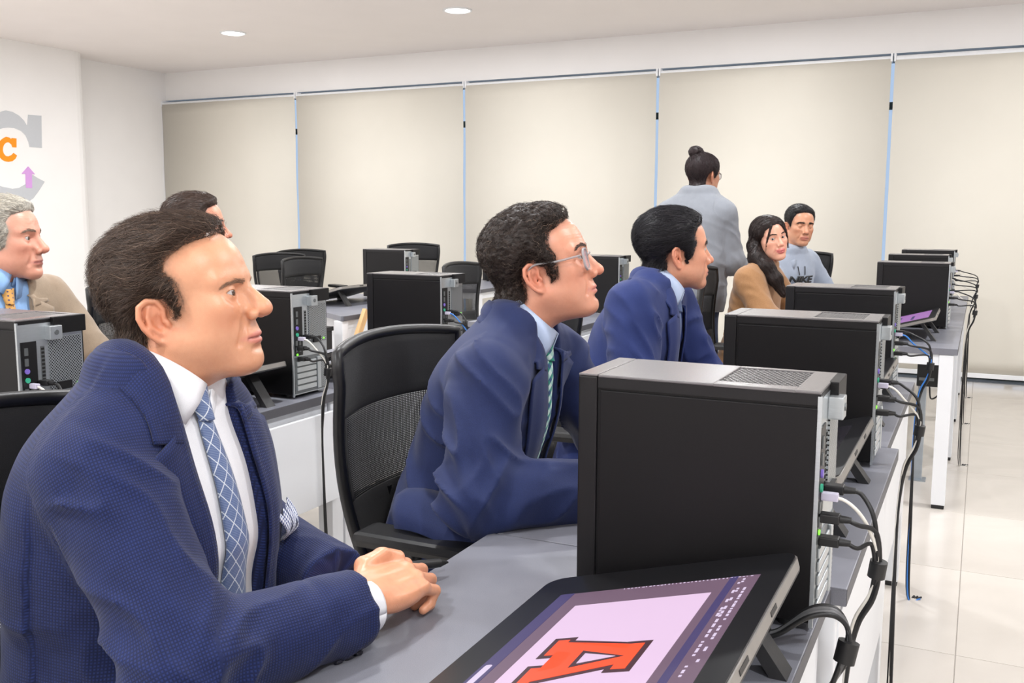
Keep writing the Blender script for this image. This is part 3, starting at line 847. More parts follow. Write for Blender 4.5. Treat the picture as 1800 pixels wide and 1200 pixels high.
# ================================================================== office chairs
def make_chair():
    """faces +x; origin on the floor under the seat centre"""
    r = empty('office_chair')
    def back(u, v):
        hw = 0.155 + 0.095 * (1 - (1 - v) ** 2.0)
        z = 0.50 + 0.575 * v - 0.018 * (u * u) * (v > 0.6) * (v - 0.6) / 0.4
        x = -0.185 - 0.075 * v - 0.05 * math.sin(math.pi * min(1, v * 1.15)) * 0.6 + 0.055 * u * u * (0.4 + 0.6 * v)
        return (x, u * hw, z)
    def patch(u0, u1, v0, v1, nu, nv):
        return [[back(u0 + (u1 - u0) * i / (nu - 1), v0 + (v1 - v0) * j / (nv - 1)) for j in range(nv)] for i in range(nu)]
    # frame round the back
    ring = [back(-1, v / 16) for v in range(0, 17)] + [back(-1 + u / 8, 1) for u in range(1, 16)] + [back(1, 1 - v / 16) for v in range(0, 17)]
    fr = MB().tube(ring, 0.0125, 8).build('back_frame', 'chair_plastic', r)
    MB().tube([back(-1 + u / 6, 0) for u in range(13)], 0.012, 8).build('lower_bar', 'chair_plastic', fr)
    uvgrid('upper_fabric', patch(-0.98, 0.98, 0.735, 0.99, 17, 7), 'chair_fabric', r, 0.010)
    uvgrid('back_net', patch(-0.80, 0.98, 0.40, 0.735, 13, 9), 'chair_net', r, 0.0012)
    uvgrid('net_strip', patch(-0.98, -0.88, 0.40, 0.735, 3, 9), 'chair_net', r, 0.0012)
    uvgrid('net_border', patch(-0.88, -0.80, 0.40, 0.735, 3, 9), 'chair_fabric', r, 0.004)
    uvgrid('lumbar_fabric', patch(-0.98, 0.98, 0.22, 0.40, 15, 5), 'chair_fabric', r, 0.006)
    uvgrid('lower_net', patch(-0.98, 0.98, 0.01, 0.22, 13, 5), 'chair_net_dense', r, 0.003)
    # spine behind the back
    MB().tube(bez([(-0.02, 0, 0.43), (-0.18, 0, 0.425), (-0.262, 0, 0.47), (-0.262, 0, 0.60), (-0.262, 0, 0.72)], 5), [0.02] * 15 + [0.018] * 6, 10, ry=1.7).build('back_spine', 'chair_plastic', r)
    MB().box(-0.285, -0.245, -0.12, 0.12, 0.64, 0.72, bev=0.008).build('lumbar_carrier', 'chair_plastic', r)
    # seat
    P = []
    nu, nv = 17, 15
    for i in range(nu):
        row = []
        for j in range(nv):
            u, v = -1 + 2 * i / (nu - 1), -1 + 2 * j / (nv - 1)
            k = (abs(u) ** 4 + abs(v) ** 4)
            row.append((u * 0.24 * (1 - 0.08 * v * v), v * 0.245 * (1 - 0.10 * u * u), 0.475 - 0.03 * min(1, k) ** 1.5 - 0.02 * max(0, u - 0.5)))
        P.append(row)
    MB().grid(P, True, thick=0.05).build('seat', 'chair_fabric', r)
    MB().box(-0.17, 0.17, -0.17, 0.17, 0.405, 0.44, bev=0.01).build('seat_pan', 'chair_plastic', r)
    for s in (-1, 1):
        a = MB().box(-0.135, 0.125, -0.045, 0.045, -0.014, 0.016, bev=0.013, M=Matrix.Translation((0.005, s * 0.275, 0.700))).build('arm_pad', 'chair_plastic', r)
        MB().tube(bez([(-0.01, s * 0.275, 0.685), (-0.01, s * 0.285, 0.56), (-0.01, s * 0.27, 0.44), (-0.01, s * 0.19, 0.418), (-0.01, s * 0.12, 0.418)], 5), 0.016, 8, ry=1.7).build('arm_post', 'chair_plastic', a)
    MB().cyl((0, 0, 0.11), (0, 0, 0.30), 0.026, n=14).build('gas_column_cover', 'chair_plastic', r)
    MB().cyl((0, 0, 0.28), (0, 0, 0.41), 0.015, n=12).build('gas_column', 'chrome', r)
    for k in range(5):
        t = 2 * math.pi * k / 5 + 0.3
        c, s = math.cos(t), math.sin(t)
        lg = MB().tube([(c * 0.02, s * 0.02, 0.125), (c * 0.15, s * 0.15, 0.105), (c * 0.29, s * 0.29, 0.075)], [0.026, 0.02, 0.014], 8).build('base_leg', 'chair_plastic', r)
        m = MB()
        for w in (-1, 1):
            q = Vector((c * 0.29 - s * 0.014 * w, s * 0.29 + c * 0.014 * w, 0.028))
            ax = Vector((-s, c, 0)) * 0.009
            m.cyl(q - ax, q + ax, 0.028, n=14)
        m.cyl((c * 0.29, s * 0.29, 0.03), (c * 0.29, s * 0.29, 0.07), 0.007, n=8)
        m.build('caster', 'chair_plastic', lg)
    return r
chair0 = make_chair()
CHAIRS = [(-1.02, 0.82, 2, 'black mesh office chair of the man with the patterned blue tie'),
          (-0.965, 1.85, 0, 'black mesh office chair with a see-through net, of the man in clear glasses'),
          (-1.02, 2.86, 4, 'black mesh office chair under the man with slick black hair'),
          (-1.07, 5.02, 6, 'black mesh office chair of the student in the brown top'),
          (-1.10, 6.02, 0, 'black mesh office chair of the youth in the grey hoodie'),
          (-1.13, 7.35, -60, 'empty black mesh office chair just behind the youth in the hoodie'),
          (-2.80, 2.02, 0, 'black mesh office chair of the grey-haired man'),
          (-2.85, 2.86, 0, 'black mesh office chair of the man hidden behind the patterned tie man'),
          (-2.90, 5.66, 0, 'empty black mesh office chair behind the curly-haired man\'s nape'),
          (-5.35, 6.70, -20, 'empty wide-backed black mesh chair beyond the man with the patterned tie'),
          (-4.64, 6.20, 0, 'empty black mesh chair turned sideways beside the slanted-end desk'),
          (-4.66, 7.70, -40, 'empty black mesh chair behind the back tower, against the blinds'),
          (-5.75, 7.50, -25, 'empty mesh chair with a see-through net between two dark chair backs')]
for i, (x, y, a, lab) in enumerate(CHAIRS):
    t = chair0 if i == 0 else copy_tree(chair0)
    t.location = (x, y, 0); t.rotation_euler.z = math.radians(a)
    if i in (8, 9, 10, 12): t.scale.z = 0.955 if i == 8 else 0.935
    tag(t, lab, 'chair', 'black mesh office chairs')

# ================================================================== implicit modelling (numpy) for people
def A3(*v): return np.array(v, float)
def smin(a, b, k):
    h = np.clip(0.5 + 0.5 * (b - a) / k, 0, 1)
    return b * (1 - h) + a * h - k * h * (1 - h)
def smax(a, b, k): return -smin(-a, -b, k)
def ell(P, c, r, R=None):
    q = P - np.asarray(c, float)
    if R is not None: q = q @ R
    r = np.asarray(r, float)
    k0 = np.sqrt(((q / r) ** 2).sum(1)); k1 = np.sqrt(((q / (r * r)) ** 2).sum(1)) + 1e-9
    return k0 * (k0 - 1) / k1
def cone(P, a, b, ra, rb):
    a = np.asarray(a, float); b = np.asarray(b, float)
    d = b - a
    t = np.clip(((P - a) @ d) / (d @ d + 1e-12), 0, 1)
    return np.sqrt(((P - a - t[:, None] * d) ** 2).sum(1)) - (ra + (rb - ra) * t)
def chain(P, pts, rs, k=0.0):
    f = None
    for i in range(len(pts) - 1):
        g = cone(P, pts[i], pts[i + 1], rs[i], rs[i + 1])
        f = g if f is None else (smin(f, g, k) if k else np.minimum(f, g))
    return f
def poly2(x, y, pts):
    """signed distance to a polygon in 2D (inside negative)"""
    V = np.asarray(pts, float); n = len(V)
    d = np.full(x.shape, 1e9); s = np.ones(x.shape)
    for i in range(n):
        a, b = V[i], V[i - 1]
        e = b - a
        wx, wy = x - a[0], y - a[1]
        t = np.clip((wx * e[0] + wy * e[1]) / (e @ e + 1e-15), 0, 1)
        d = np.minimum(d, (wx - e[0] * t) ** 2 + (wy - e[1] * t) ** 2)
        c1 = y >= a[1]; c2 = y < b[1]; c3 = e[0] * wy > e[1] * wx
        fl = (c1 & c2 & c3) | (~c1 & ~c2 & ~c3)
        s[fl] *= -1
    return s * np.sqrt(d)
def vnoise(P):
    """value noise in [-1,1]"""
    P = np.asarray(P, float)
    I = np.floor(P).astype(np.int64); F = P - I
    F = F * F * (3 - 2 * F)
    def h(ix, iy, iz):
        n = (ix * 374761393 + iy * 668265263 + iz * 2147483647) & 0xffffffff
        n = ((n ^ (n >> 13)) * 1274126177) & 0xffffffff
        n = (n ^ (n >> 16)) & 0xffff
        return n / 32767.5 - 1
    r = 0
    for dx in (0, 1):
        for dy in (0, 1):
            for dz in (0, 1):
                w = (F[:, 0] if dx else 1 - F[:, 0]) * (F[:, 1] if dy else 1 - F[:, 1]) * (F[:, 2] if dz else 1 - F[:, 2])
                r = r + w * h(I[:, 0] + dx, I[:, 1] + dy, I[:, 2] + dz)
    return r
def grad(f, P, e=1e-4, f0=None):
    f0 = f(P) if f0 is None else f0
    g = np.stack([f(P + d) - f0 for d in np.eye(3) * e], 1)
    return g / (np.linalg.norm(g, axis=1, keepdims=True) + 1e-12)
def nets(f, lo, hi, h, newton=2):
    """surface nets: returns verts (N,3), quads (M,4)"""
    lo = np.asarray(lo, float); hi = np.asarray(hi, float)
    s = 4
    nc = np.maximum(2, np.ceil((hi - lo) / (h * s)).astype(int)) + 1
    ax = [lo[i] + np.arange(nc[i]) * h * s for i in range(3)]
    G = np.stack(np.meshgrid(*ax, indexing='ij'), -1).reshape(-1, 3)
    fc = f(G).reshape(nc)
    near = np.abs(fc) < h * s * 1.45
    # cells near the surface
    n = (nc - 1) * s + 1
    F = np.repeat(np.repeat(np.repeat(fc, s, 0), s, 1), s, 2)[:n[0], :n[1], :n[2]].copy()
    cm = np.zeros(nc - 1, bool)
    for dx in (0, 1):
        for dy in (0, 1):
            for dz in (0, 1):
                cm |= near[dx:nc[0] - 1 + dx, dy:nc[1] - 1 + dy, dz:nc[2] - 1 + dz]
    cells = np.argwhere(cm)
    k = np.arange(s + 1)
    off = np.stack(np.meshgrid(k, k, k, indexing='ij'), -1).reshape(-1, 3)
    mask = np.zeros(n, bool)
    for o in off:
        c = cells * s + o
        mask[c[:, 0], c[:, 1], c[:, 2]] = True
    idx = np.argwhere(mask)
    vals = np.empty(len(idx))
    CH = 400000
    for i in range(0, len(idx), CH):
        vals[i:i + CH] = f(lo + idx[i:i + CH] * h)
    F[mask] = vals
    S = F < 0
    sh = n - 1
    cor = [(dx, dy, dz) for dx in (0, 1) for dy in (0, 1) for dz in (0, 1)]
    cnt = np.zeros(sh, np.int8)
    for d in cor:
        cnt += S[d[0]:sh[0] + d[0], d[1]:sh[1] + d[1], d[2]:sh[2] + d[2]]
    act = (cnt > 0) & (cnt < 8)
    C = np.argwhere(act)
    vid = np.full(sh, -1, np.int64); vid[act] = np.arange(len(C))
    acc = np.zeros((len(C), 3)); num = np.zeros(len(C))
    for i, a in enumerate(cor):
        for b in cor[i + 1:]:
            if sum(abs(p - q) for p, q in zip(a, b)) != 1: continue
            va = F[C[:, 0] + a[0], C[:, 1] + a[1], C[:, 2] + a[2]]; vb = F[C[:, 0] + b[0], C[:, 1] + b[1], C[:, 2] + b[2]]
            m = (va < 0) != (vb < 0)
            t = np.where(m, va / np.where(m, va - vb, 1), 0)
            acc[m] += np.asarray(a) + t[m, None] * (np.asarray(b) - np.asarray(a))
            num[m] += 1
    V = lo + (C + acc / np.maximum(num, 1)[:, None]) * h
    Q = []
    for ax_ in range(3):
        u, v = (ax_ + 1) % 3, (ax_ + 2) % 3
        sl0 = [slice(1, -1)] * 3; sl0[ax_] = slice(0, -1)
        sl1 = [slice(1, -1)] * 3; sl1[ax_] = slice(1, None)
        a = S[tuple(sl0)]; b = S[tuple(sl1)]
        for sign, m in ((1, a & ~b), (-1, b & ~a)):
            e = np.argwhere(m)
            if not len(e): continue
            base = e.copy(); base[:, u] += 1; base[:, v] += 1
            def cell(du, dv):
                c = base.copy(); c[:, u] -= du; c[:, v] -= dv
                return vid[c[:, 0], c[:, 1], c[:, 2]]
            q = np.stack([cell(1, 1), cell(0, 1), cell(0, 0), cell(1, 0)], 1)
            if sign < 0: q = q[:, ::-1]
            Q.append(q)
    Q = np.concatenate(Q)
    Q = Q[(Q >= 0).all(1)]
    for _ in range(newton):
        fv = f(V); g = grad(f, V, h * 0.15, fv)
        V = V - g * np.clip(fv, -h * 0.5, h * 0.5)[:, None] * 0.8
    return V, Q
def np_mesh(name, V, Q, attrs=None, smooth=True):
    me = bpy.data.meshes.new(name)
    V = np.asarray(V, np.float32); Q = np.asarray(Q, np.int32)
    k = Q.shape[1]
    me.vertices.add(len(V)); me.vertices.foreach_set('co', V.ravel())
    me.loops.add(Q.size); me.loops.foreach_set('vertex_index', Q.ravel())
    me.polygons.add(len(Q)); me.polygons.foreach_set('loop_start', np.arange(0, Q.size, k, dtype=np.int32))
    try: me.polygons.foreach_set('loop_total', np.full(len(Q), k, np.int32))
    except Exception: pass
    me.polygons.foreach_set('use_smooth', np.full(len(Q), smooth))
    me.update(calc_edges=True)
    for nm, (typ, arr) in (attrs or {}).items():
        a = me.attributes.new(nm, typ, 'POINT')
        arr = np.asarray(arr, np.float32)
        if typ == 'FLOAT_COLOR':
            a.data.foreach_set('color', np.concatenate([arr, np.ones((len(arr), 1), np.float32)], 1).ravel() if arr.shape[1] == 3 else arr.ravel())
        elif typ == 'FLOAT2': a.data.foreach_set('vector', arr.ravel())
        elif typ == 'FLOAT_VECTOR': a.data.foreach_set('vector', arr.ravel())
        else: a.data.foreach_set('value', arr.ravel())
    return me
def rot(yaw=0, pitch=0, roll=0):
    """columns: forward, left, up. yaw about z, pitch lifts the face, roll tips towards the left"""
    y, p, r = map(math.radians, (yaw, pitch, roll))
    Rz = np.array([[math.cos(y), -math.sin(y), 0], [math.sin(y), math.cos(y), 0], [0, 0, 1]])
    Ry = np.array([[math.cos(p), 0, -math.sin(p)], [0, 1, 0], [math.sin(p), 0, math.cos(p)]])
    Rx = np.array([[1, 0, 0], [0, math.cos(r), -math.sin(r)], [0, math.sin(r), math.cos(r)]])
    return Rz @ Ry @ Rx

# ------------------------------------------------------------------ heads
HEAD_DEF = dict(sx=1, sy=1, sz=1, nose=0.0, nosez=0.0, nosew=1.0, jaw=0.0, dbl=0.0, brow=0.0, cheek=0.0, chin=0.0, ear=1.0, earz=0.0, earx=0.0, lip=1.0, eye=1.0, neck=0.056, neckb=0.062, neckx=-0.05,
                smile=0.0, eyeopen=1.0, muzzle=0.0, fem=0.0, wrinkle=0.0)
def ear_sdf(Q, s, h):
    c = A3(-0.012 + h['earx'], s * (0.0715 + 0.003 * h['jaw'] / 0.01), -0.006 + h['earz'])
    q = (Q - c) / h['ear']
    # ear plane: a forward, b up, n outwards; the rear edge stands off the head
    th = math.radians(24)
    a_ax = A3(math.cos(th), -s * math.sin(th), 0); n_ax = A3(math.sin(th), s * math.cos(th), 0)
    tl = math.radians(-12)
    a = q @ a_ax; n = q @ n_ax; b = q[:, 2]
    a2 = a * math.cos(tl) - b * math.sin(tl); b2 = a * math.sin(tl) + b * math.cos(tl)
    E = np.stack([a2, b2, n], 1)
    hel = [(0.008, 0.000, 0.004), (0.013, 0.016, 0.004), (0.009, 0.029, 0.005), (-0.003, 0.034, 0.006), (-0.015, 0.029, 0.007), (-0.0205, 0.015, 0.008), (-0.0195, 0.0, 0.008), (-0.015, -0.013, 0.007), (-0.008, -0.024, 0.005), (0.001, -0.030, 0.003), (0.008, -0.026, 0.002)]
    f = ell(E, (-0.003, 0.003, 0.001), (0.0165, 0.029, 0.0042))
    f = smin(f, ell(E, (0.004, -0.022, 0.001), (0.0085, 0.011, 0.0045)), 0.006)
    f = smax(f, -ell(E, (0.002, 0.000, 0.0075), (0.0095, 0.0135, 0.0075)), 0.003)
    f = smin(f, chain(E, hel, [0.0028, 0.0034, 0.0038, 0.0040, 0.0040, 0.0040, 0.0038, 0.0036, 0.0038, 0.0046, 0.004]), 0.003)
    f = smin(f, chain(E, [(-0.004, 0.024, 0.004), (-0.010, 0.012, 0.006), (-0.0105, -0.002, 0.006), (-0.004, -0.014, 0.004)], [0.002, 0.0028, 0.003, 0.0028]), 0.004)
    f = smin(f, ell(E, (0.0115, -0.005, 0.004), (0.0035, 0.006, 0.004)), 0.004)
    return f * h['ear']
def eye_c(s, h):
    return A3(0.0795, s * 0.0318, 0.0165)
def head_sdf(Q, h, fine=True):
    """Q in head space (already unscaled)"""
    k = h
    f = ell(Q, (-0.010, 0, 0.050), (0.098, 0.0765, 0.082))
    f = smin(f, ell(Q, (0.034, 0, 0.046), (0.062, 0.0635, 0.066)), 0.03)
    f = smin(f, ell(Q, (0.040, 0, -0.022), (0.056, 0.0585, 0.076)), 0.03)
    for s in (-1, 1):
        f = smin(f, cone(Q, (0.004, s * (0.048 + k['jaw']), -0.045), (0.074, s * 0.020, -0.086), 0.020, 0.016), 0.028)
        f = smin(f, ell(Q, (0.060, s * 0.046, -0.006), (0.028, 0.017 + k['cheek'], 0.020 + k['cheek'])), 0.022)
        f = smin(f, ell(Q, (0.045, s * (0.040 + k['jaw'] * 0.6), -0.045), (0.032, 0.020 + k['cheek'], 0.030)), 0.025)
    f = smin(f, ell(Q, (0.083 + k['chin'], 0, -0.087), (0.018, 0.022, 0.017)), 0.02)
    if k['dbl']:
        f = smin(f, ell(Q, (0.030, 0, -0.084 - k['dbl'] * 0.3), (0.052, 0.046, 0.016 + k['dbl'])), 0.03)
    f = smin(f, ell(Q, (0.080 + k['muzzle'], 0, -0.050), (0.026, 0.033, 0.024)), 0.02)
    # neck
    f = smin(f, cone(Q, (-0.016, 0, -0.045), k.get('neck_end', (k['neckx'], 0, -0.20)), k['neck'], k['neckb']), 0.03)
    if not fine: return f
    for s in (-1, 1):
        f = smin(f, cone(Q, (0.089 + k['brow'], s * 0.012, 0.036), (0.073, s * 0.048, 0.036), 0.0105, 0.009), 0.016)
        f = smax(f, -ell(Q, (0.101, s * 0.033, 0.0155), (0.0175, 0.019, 0.0125)), 0.014)
    # nose
    nx, nz = k['nose'], k['nosez']
    g = cone(Q, (0.0905, 0, 0.030), (0.112 + nx, 0, -0.012 + nz), 0.0072, 0.0098 * k['nosew'])
    g = smin(g, ell(Q, (0.1145 + nx, 0, -0.0185 + nz), (0.0125, 0.0115 * k['nosew'], 0.0105)), 0.008)
    for s in (-1, 1):
        g = smin(g, cone(Q, (0.082, s * 0.010, 0.012), (0.0965 + nx * 0.4, s * 0.0115, -0.018 + nz), 0.0075, 0.0095), 0.010)
        g = smin(g, ell(Q, (0.1035 + nx * 0.6, s * 0.0145 * k['nosew'], -0.0235 + nz), (0.0105, 0.0068, 0.0082)), 0.004)
    for s in (-1, 1):
        g = smax(g, -ell(Q, (0.1095 + nx * 0.8, s * 0.0072 * k['nosew'], -0.0315 + nz), (0.0065, 0.0036, 0.0048)), 0.003)
    f = smin(f, g, 0.008)
    # lips
    m = k['muzzle']; lp = k['lip']; sm = k['smile']
    ay = np.abs(Q[:, 1])
    Z = Q[:, 2] - sm * (ay / 0.026) ** 2 * 0.006
    X = Q[:, 0] + 9.0 * Q[:, 1] ** 2
    Ql = np.stack([X, Q[:, 1], Z], 1)
    f = smin(f, ell(Ql, (0.1035 + m, 0, -0.0500), (0.0062, 0.0235, 0.0052 * lp)), 0.005)
    f = smin(f, ell(Ql, (0.1020 + m, 0, -0.0608), (0.0066, 0.0205, 0.0058 * lp)), 0.005)
    cr = np.sqrt((Z + 0.0553) ** 2 + np.maximum(0, 0.1065 + m - X) ** 2 * 0.15) - 0.0009
    cr = smax(cr, ay - 0.026, 0.004)
    f = smax(f, -cr, 0.0022)
    f = smax(f, -ell(Ql, (0.1065 + m, 0, -0.0720), (0.006, 0.017, 0.0042)), 0.008)
    f = smax(f, -cone(Q, (0.1125 + m, 0, -0.036), (0.1115 + m, 0, -0.044), 0.0022, 0.0022), 0.004)
    for s in (-1, 1):
        dp = 0.0022 + 0.0018 * k['wrinkle']
        f = smax(f, -cone(Q, (0.0985, s * 0.0225, -0.022), (0.0865, s * 0.0355, -0.060), dp, dp * 0.7), 0.010)
        # eyelids
        c = eye_c(s, h)
        q = Q - c
        rr = np.sqrt((q ** 2).sum(1))
        u = (q[:, 1] * s) / 0.0135
        op = 0.0052 * k['eyeopen'] * np.clip(1 - u * u, -1, 1) - 0.0004
        zc = -0.0002 + 0.0016 * u
        ap = np.abs(q[:, 2] - zc) - op
        ap = np.where(q[:, 0] > 0.003, ap, 0.01)
        lid = smax(rr - 0.01415, -ap, 0.0012)
        f = smin(f, smax(lid, -(q[:, 0]), 0.002), 0.0045)
        f = smax(f, -np.maximum(rr - 0.0139, ap), 0.0012)
        # crease above and fold below the eye
        cre = np.abs(rr - 0.0158) - 0.0004
    if k['wrinkle']:
        w = k['wrinkle']
        fm = np.exp(-((Q[:, 2] - 0.070) / 0.022) ** 2) * np.exp(-(Q[:, 1] / 0.045) ** 2) * (Q[:, 0] > 0.05)
        f = f + 0.0007 * w * fm * np.sin(Q[:, 2] * 900 + 22 * Q[:, 1])
    for s in (-1, 1):
        m = (Q[:, 1] * s > 0.045) & (np.abs(Q[:, 0] + 0.008) < 0.07) & (np.abs(Q[:, 2]) < 0.075)
        if m.any(): f[m] = smin(f[m], ear_sdf(Q[m], s, k), 0.004)
    return f
def head_tint(Q, h, skin, lip=(0.72, 0.36, 0.32), stubble=0.0, hair=None):
    n = len(Q)
    c = np.tile(np.asarray(skin, float), (n, 1))
    nz = vnoise(Q * 45) * 0.5 + vnoise(Q * 150) * 0.35 + vnoise(Q * 420) * 0.3
    c *= 1 + nz[:, None] * A3(0.05, 0.09, 0.10)
    def mixc(m, col, amt):
        m = np.clip(m, 0, 1)[:, None] * amt
        return c * (1 - m) + np.asarray(col, float) * m
    red = np.asarray(skin) * A3(1.03, 0.74, 0.70)
    ay = np.abs(Q[:, 1])
    c = mixc(np.exp(-(((Q[:, 0] - 0.072) / 0.022) ** 2 + ((ay - 0.045) / 0.02) ** 2 + ((Q[:, 2] + 0.018) / 0.02) ** 2)), red, 0.55)
    c = mixc(np.exp(-(((Q[:, 0] - 0.116 - h['nose']) / 0.016) ** 2 + (ay / 0.016) ** 2 + ((Q[:, 2] + 0.02 - h['nosez']) / 0.013) ** 2)), red, 0.7)
    ec = A3(-0.012 + h['earx'], 0.078, -0.004 + h['earz'])
    c = mixc(np.exp(-((np.abs(Q[:, 0] - ec[0]) / 0.028) ** 4 + ((Q[:, 2] - ec[2]) / 0.036) ** 4)) * (ay > 0.069), red, 0.6)
    Z = Q[:, 2] - h['smile'] * (ay / 0.026) ** 2 * 0.006
    m = h['muzzle']
    lm = np.clip(1.3 - np.sqrt(((Z + 0.0555) / (0.0105 * h['lip'])) ** 2 + (ay / 0.0255) ** 2), 0, 0.3) / 0.3 * (Q[:, 0] > 0.082 + m)
    c = mixc(lm, lip, 0.8)
    c = mixc(np.exp(-((Z + 0.0553) / 0.0014) ** 2) * (ay < 0.026) * (Q[:, 0] > 0.08), np.asarray(lip) * 0.45, 0.75)
    # darker rim along the lids
    for s in (-1, 1):
        q = Q - eye_c(s, h); rr = np.sqrt((q ** 2).sum(1))
        u = (q[:, 1] * s) / 0.0135
        d = np.abs(np.abs(q[:, 2] + 0.0002 - 0.0016 * u) - 0.0052 * h['eyeopen'] * np.clip(1 - u * u, 0, 1))
        c = mixc(np.exp(-(d / 0.0011) ** 2) * (rr < 0.0152) * (np.abs(u) < 1.05) * (q[:, 0] > 0), np.asarray(skin) * A3(0.42, 0.26, 0.2), 0.75 if h['fem'] else 0.5)
    if stubble:
        b = np.clip((-0.020 - Q[:, 2] - 0.35 * np.maximum(0, ay - 0.03)) / 0.03, 0, 1) * np.clip((Q[:, 0] + 0.002) / 0.02, 0, 1) * np.clip((Q[:, 2] + 0.125) / 0.02, 0, 1)
        sp = 0.6 + 0.4 * vnoise(Q * 900)
        c = mixc(b * (1 - lm) * sp, np.asarray(skin) * A3(0.55, 0.52, 0.52), stubble)
    if hair is not None:
        e = poly2(Q[:, 0], Q[:, 2], hair[0])
        m = np.exp(-np.maximum(e, 0) / 0.0045) * (0.62 + 0.38 * vnoise(Q * 700)) * (Q[:, 2] > -0.08)
        ear_ = np.clip((ay - 0.074) / 0.004, 0, 1) * (Q[:, 0] < 0.012)
        c = mixc(m * (1 - ear_), hair[1], 0.85)
    return np.clip(c, 0, 1)

# ------------------------------------------------------------------ hands
def hand_sdf(P, wrist, d, n, curl, thumb, scale=1.0, side=1, spread=1.0):
    """wrist point; d finger direction, n back-of-hand normal; side=+1 right hand (thumb towards n x d)"""
    d = np.asarray(d, float); d = d / np.linalg.norm(d)
    n = np.asarray(n, float); n = n - d * (n @ d); n = n / np.linalg.norm(n)
    s = np.cross(n, d) * side          # thumb side
    R = np.stack([d, s, n], 1)
    Q = ((P - np.asarray(wrist, float)) @ R) / scale
    f = cone(Q, (-0.05, 0, 0), (0.0, 0, 0), 0.0265, 0.0255) if False else ell(Q, (-0.012, 0, 0.0), (0.045, 0.0285, 0.0205))
    f = smin(f, ell(Q, (0.046, 0.000, 0.000), (0.056, 0.041, 0.0165)), 0.02)
    f = smin(f, ell(Q, (0.030, 0.022, -0.008), (0.036, 0.018, 0.016)), 0.015)
    f = smin(f, ell(Q, (0.040, -0.026, -0.006), (0.042, 0.013, 0.014)), 0.015)
    base = [(0.088, 0.029, 0.001), (0.093, 0.0095, 0.003), (0.089, -0.0105, 0.002), (0.081, -0.029, -0.001)]
    lens = [(0.042, 0.025, 0.021), (0.047, 0.029, 0.022), (0.043, 0.027, 0.022), (0.034, 0.020, 0.019)]
    rad = [(0.0100, 0.0092, 0.0085, 0.0070), (0.0102, 0.0094, 0.0086, 0.0072), (0.0098, 0.0090, 0.0083, 0.0068), (0.0088, 0.0080, 0.0074, 0.0062)]
    for i in range(4):
        p = A3(*base[i]); ang = 0.0; sp = (0.10, 0.03, -0.04, -0.12)[i] * spread
        start = p - A3(0.03, 0.004 * (1 - i), 0.0)
        pts = [start, p]; rs = [0.009, rad[i][0] + 0.0008]
        for j in range(3):
            ang += math.radians(curl[i][j])
            v = A3(math.cos(ang) * math.cos(sp), math.sin(sp), -math.sin(ang))
            p = p + v * lens[i][j]
            pts.append(p); rs.append(rad[i][j + 1])
        g = chain(Q, pts, rs, 0.003)
        g = smin(g, ell(Q, pts[1] + A3(0, 0, 0.0025), (0.011, 0.0085, 0.009)), 0.006)
        f = smin(f, g, 0.006)
    tp = [A3(0.012, 0.024, -0.006)] + [A3(*t) for t in thumb]
    g = chain(Q, tp, [0.0135, 0.0130, 0.0112, 0.0088], 0.004)
    f = smin(f, g, 0.010)
    # tendons and creases on the back
    up = np.clip(Q[:, 2] / 0.01, 0, 1) * np.exp(-((Q[:, 0] - 0.055) / 0.04) ** 2)
    f = f - 0.0009 * up * np.cos(Q[:, 1] / 0.0195 * 2 * math.pi)
    return f * scale

# ------------------------------------------------------------------ loft torso
def interp(z, zs, vs):
    # smooth interpolation through the levels
    zs = np.asarray(zs, float); vs = np.asarray(vs, float)
    m = np.gradient(vs, zs)
    i = np.clip(np.searchsorted(zs, z) - 1, 0, len(zs) - 2)
    h = zs[i + 1] - zs[i]
    t = np.clip((z - zs[i]) / h, 0, 1)
    t2, t3 = t * t, t * t * t
    return (2 * t3 - 3 * t2 + 1) * vs[i] + (t3 - 2 * t2 + t) * h * m[i] + (-2 * t3 + 3 * t2) * vs[i + 1] + (t3 - t2) * h * m[i + 1]
TZ = [-0.14, -0.02, 0.12, 0.25, 0.37, 0.45, 0.52, 0.575]
TWID = [0.175, 0.190, 0.180, 0.180, 0.190, 0.188, 0.150, 0.075]
TFR = [0.100, 0.130, 0.135, 0.130, 0.125, 0.108, 0.080, 0.052]
TBK = [0.110, 0.115, 0.100, 0.105, 0.115, 0.112, 0.090, 0.062]
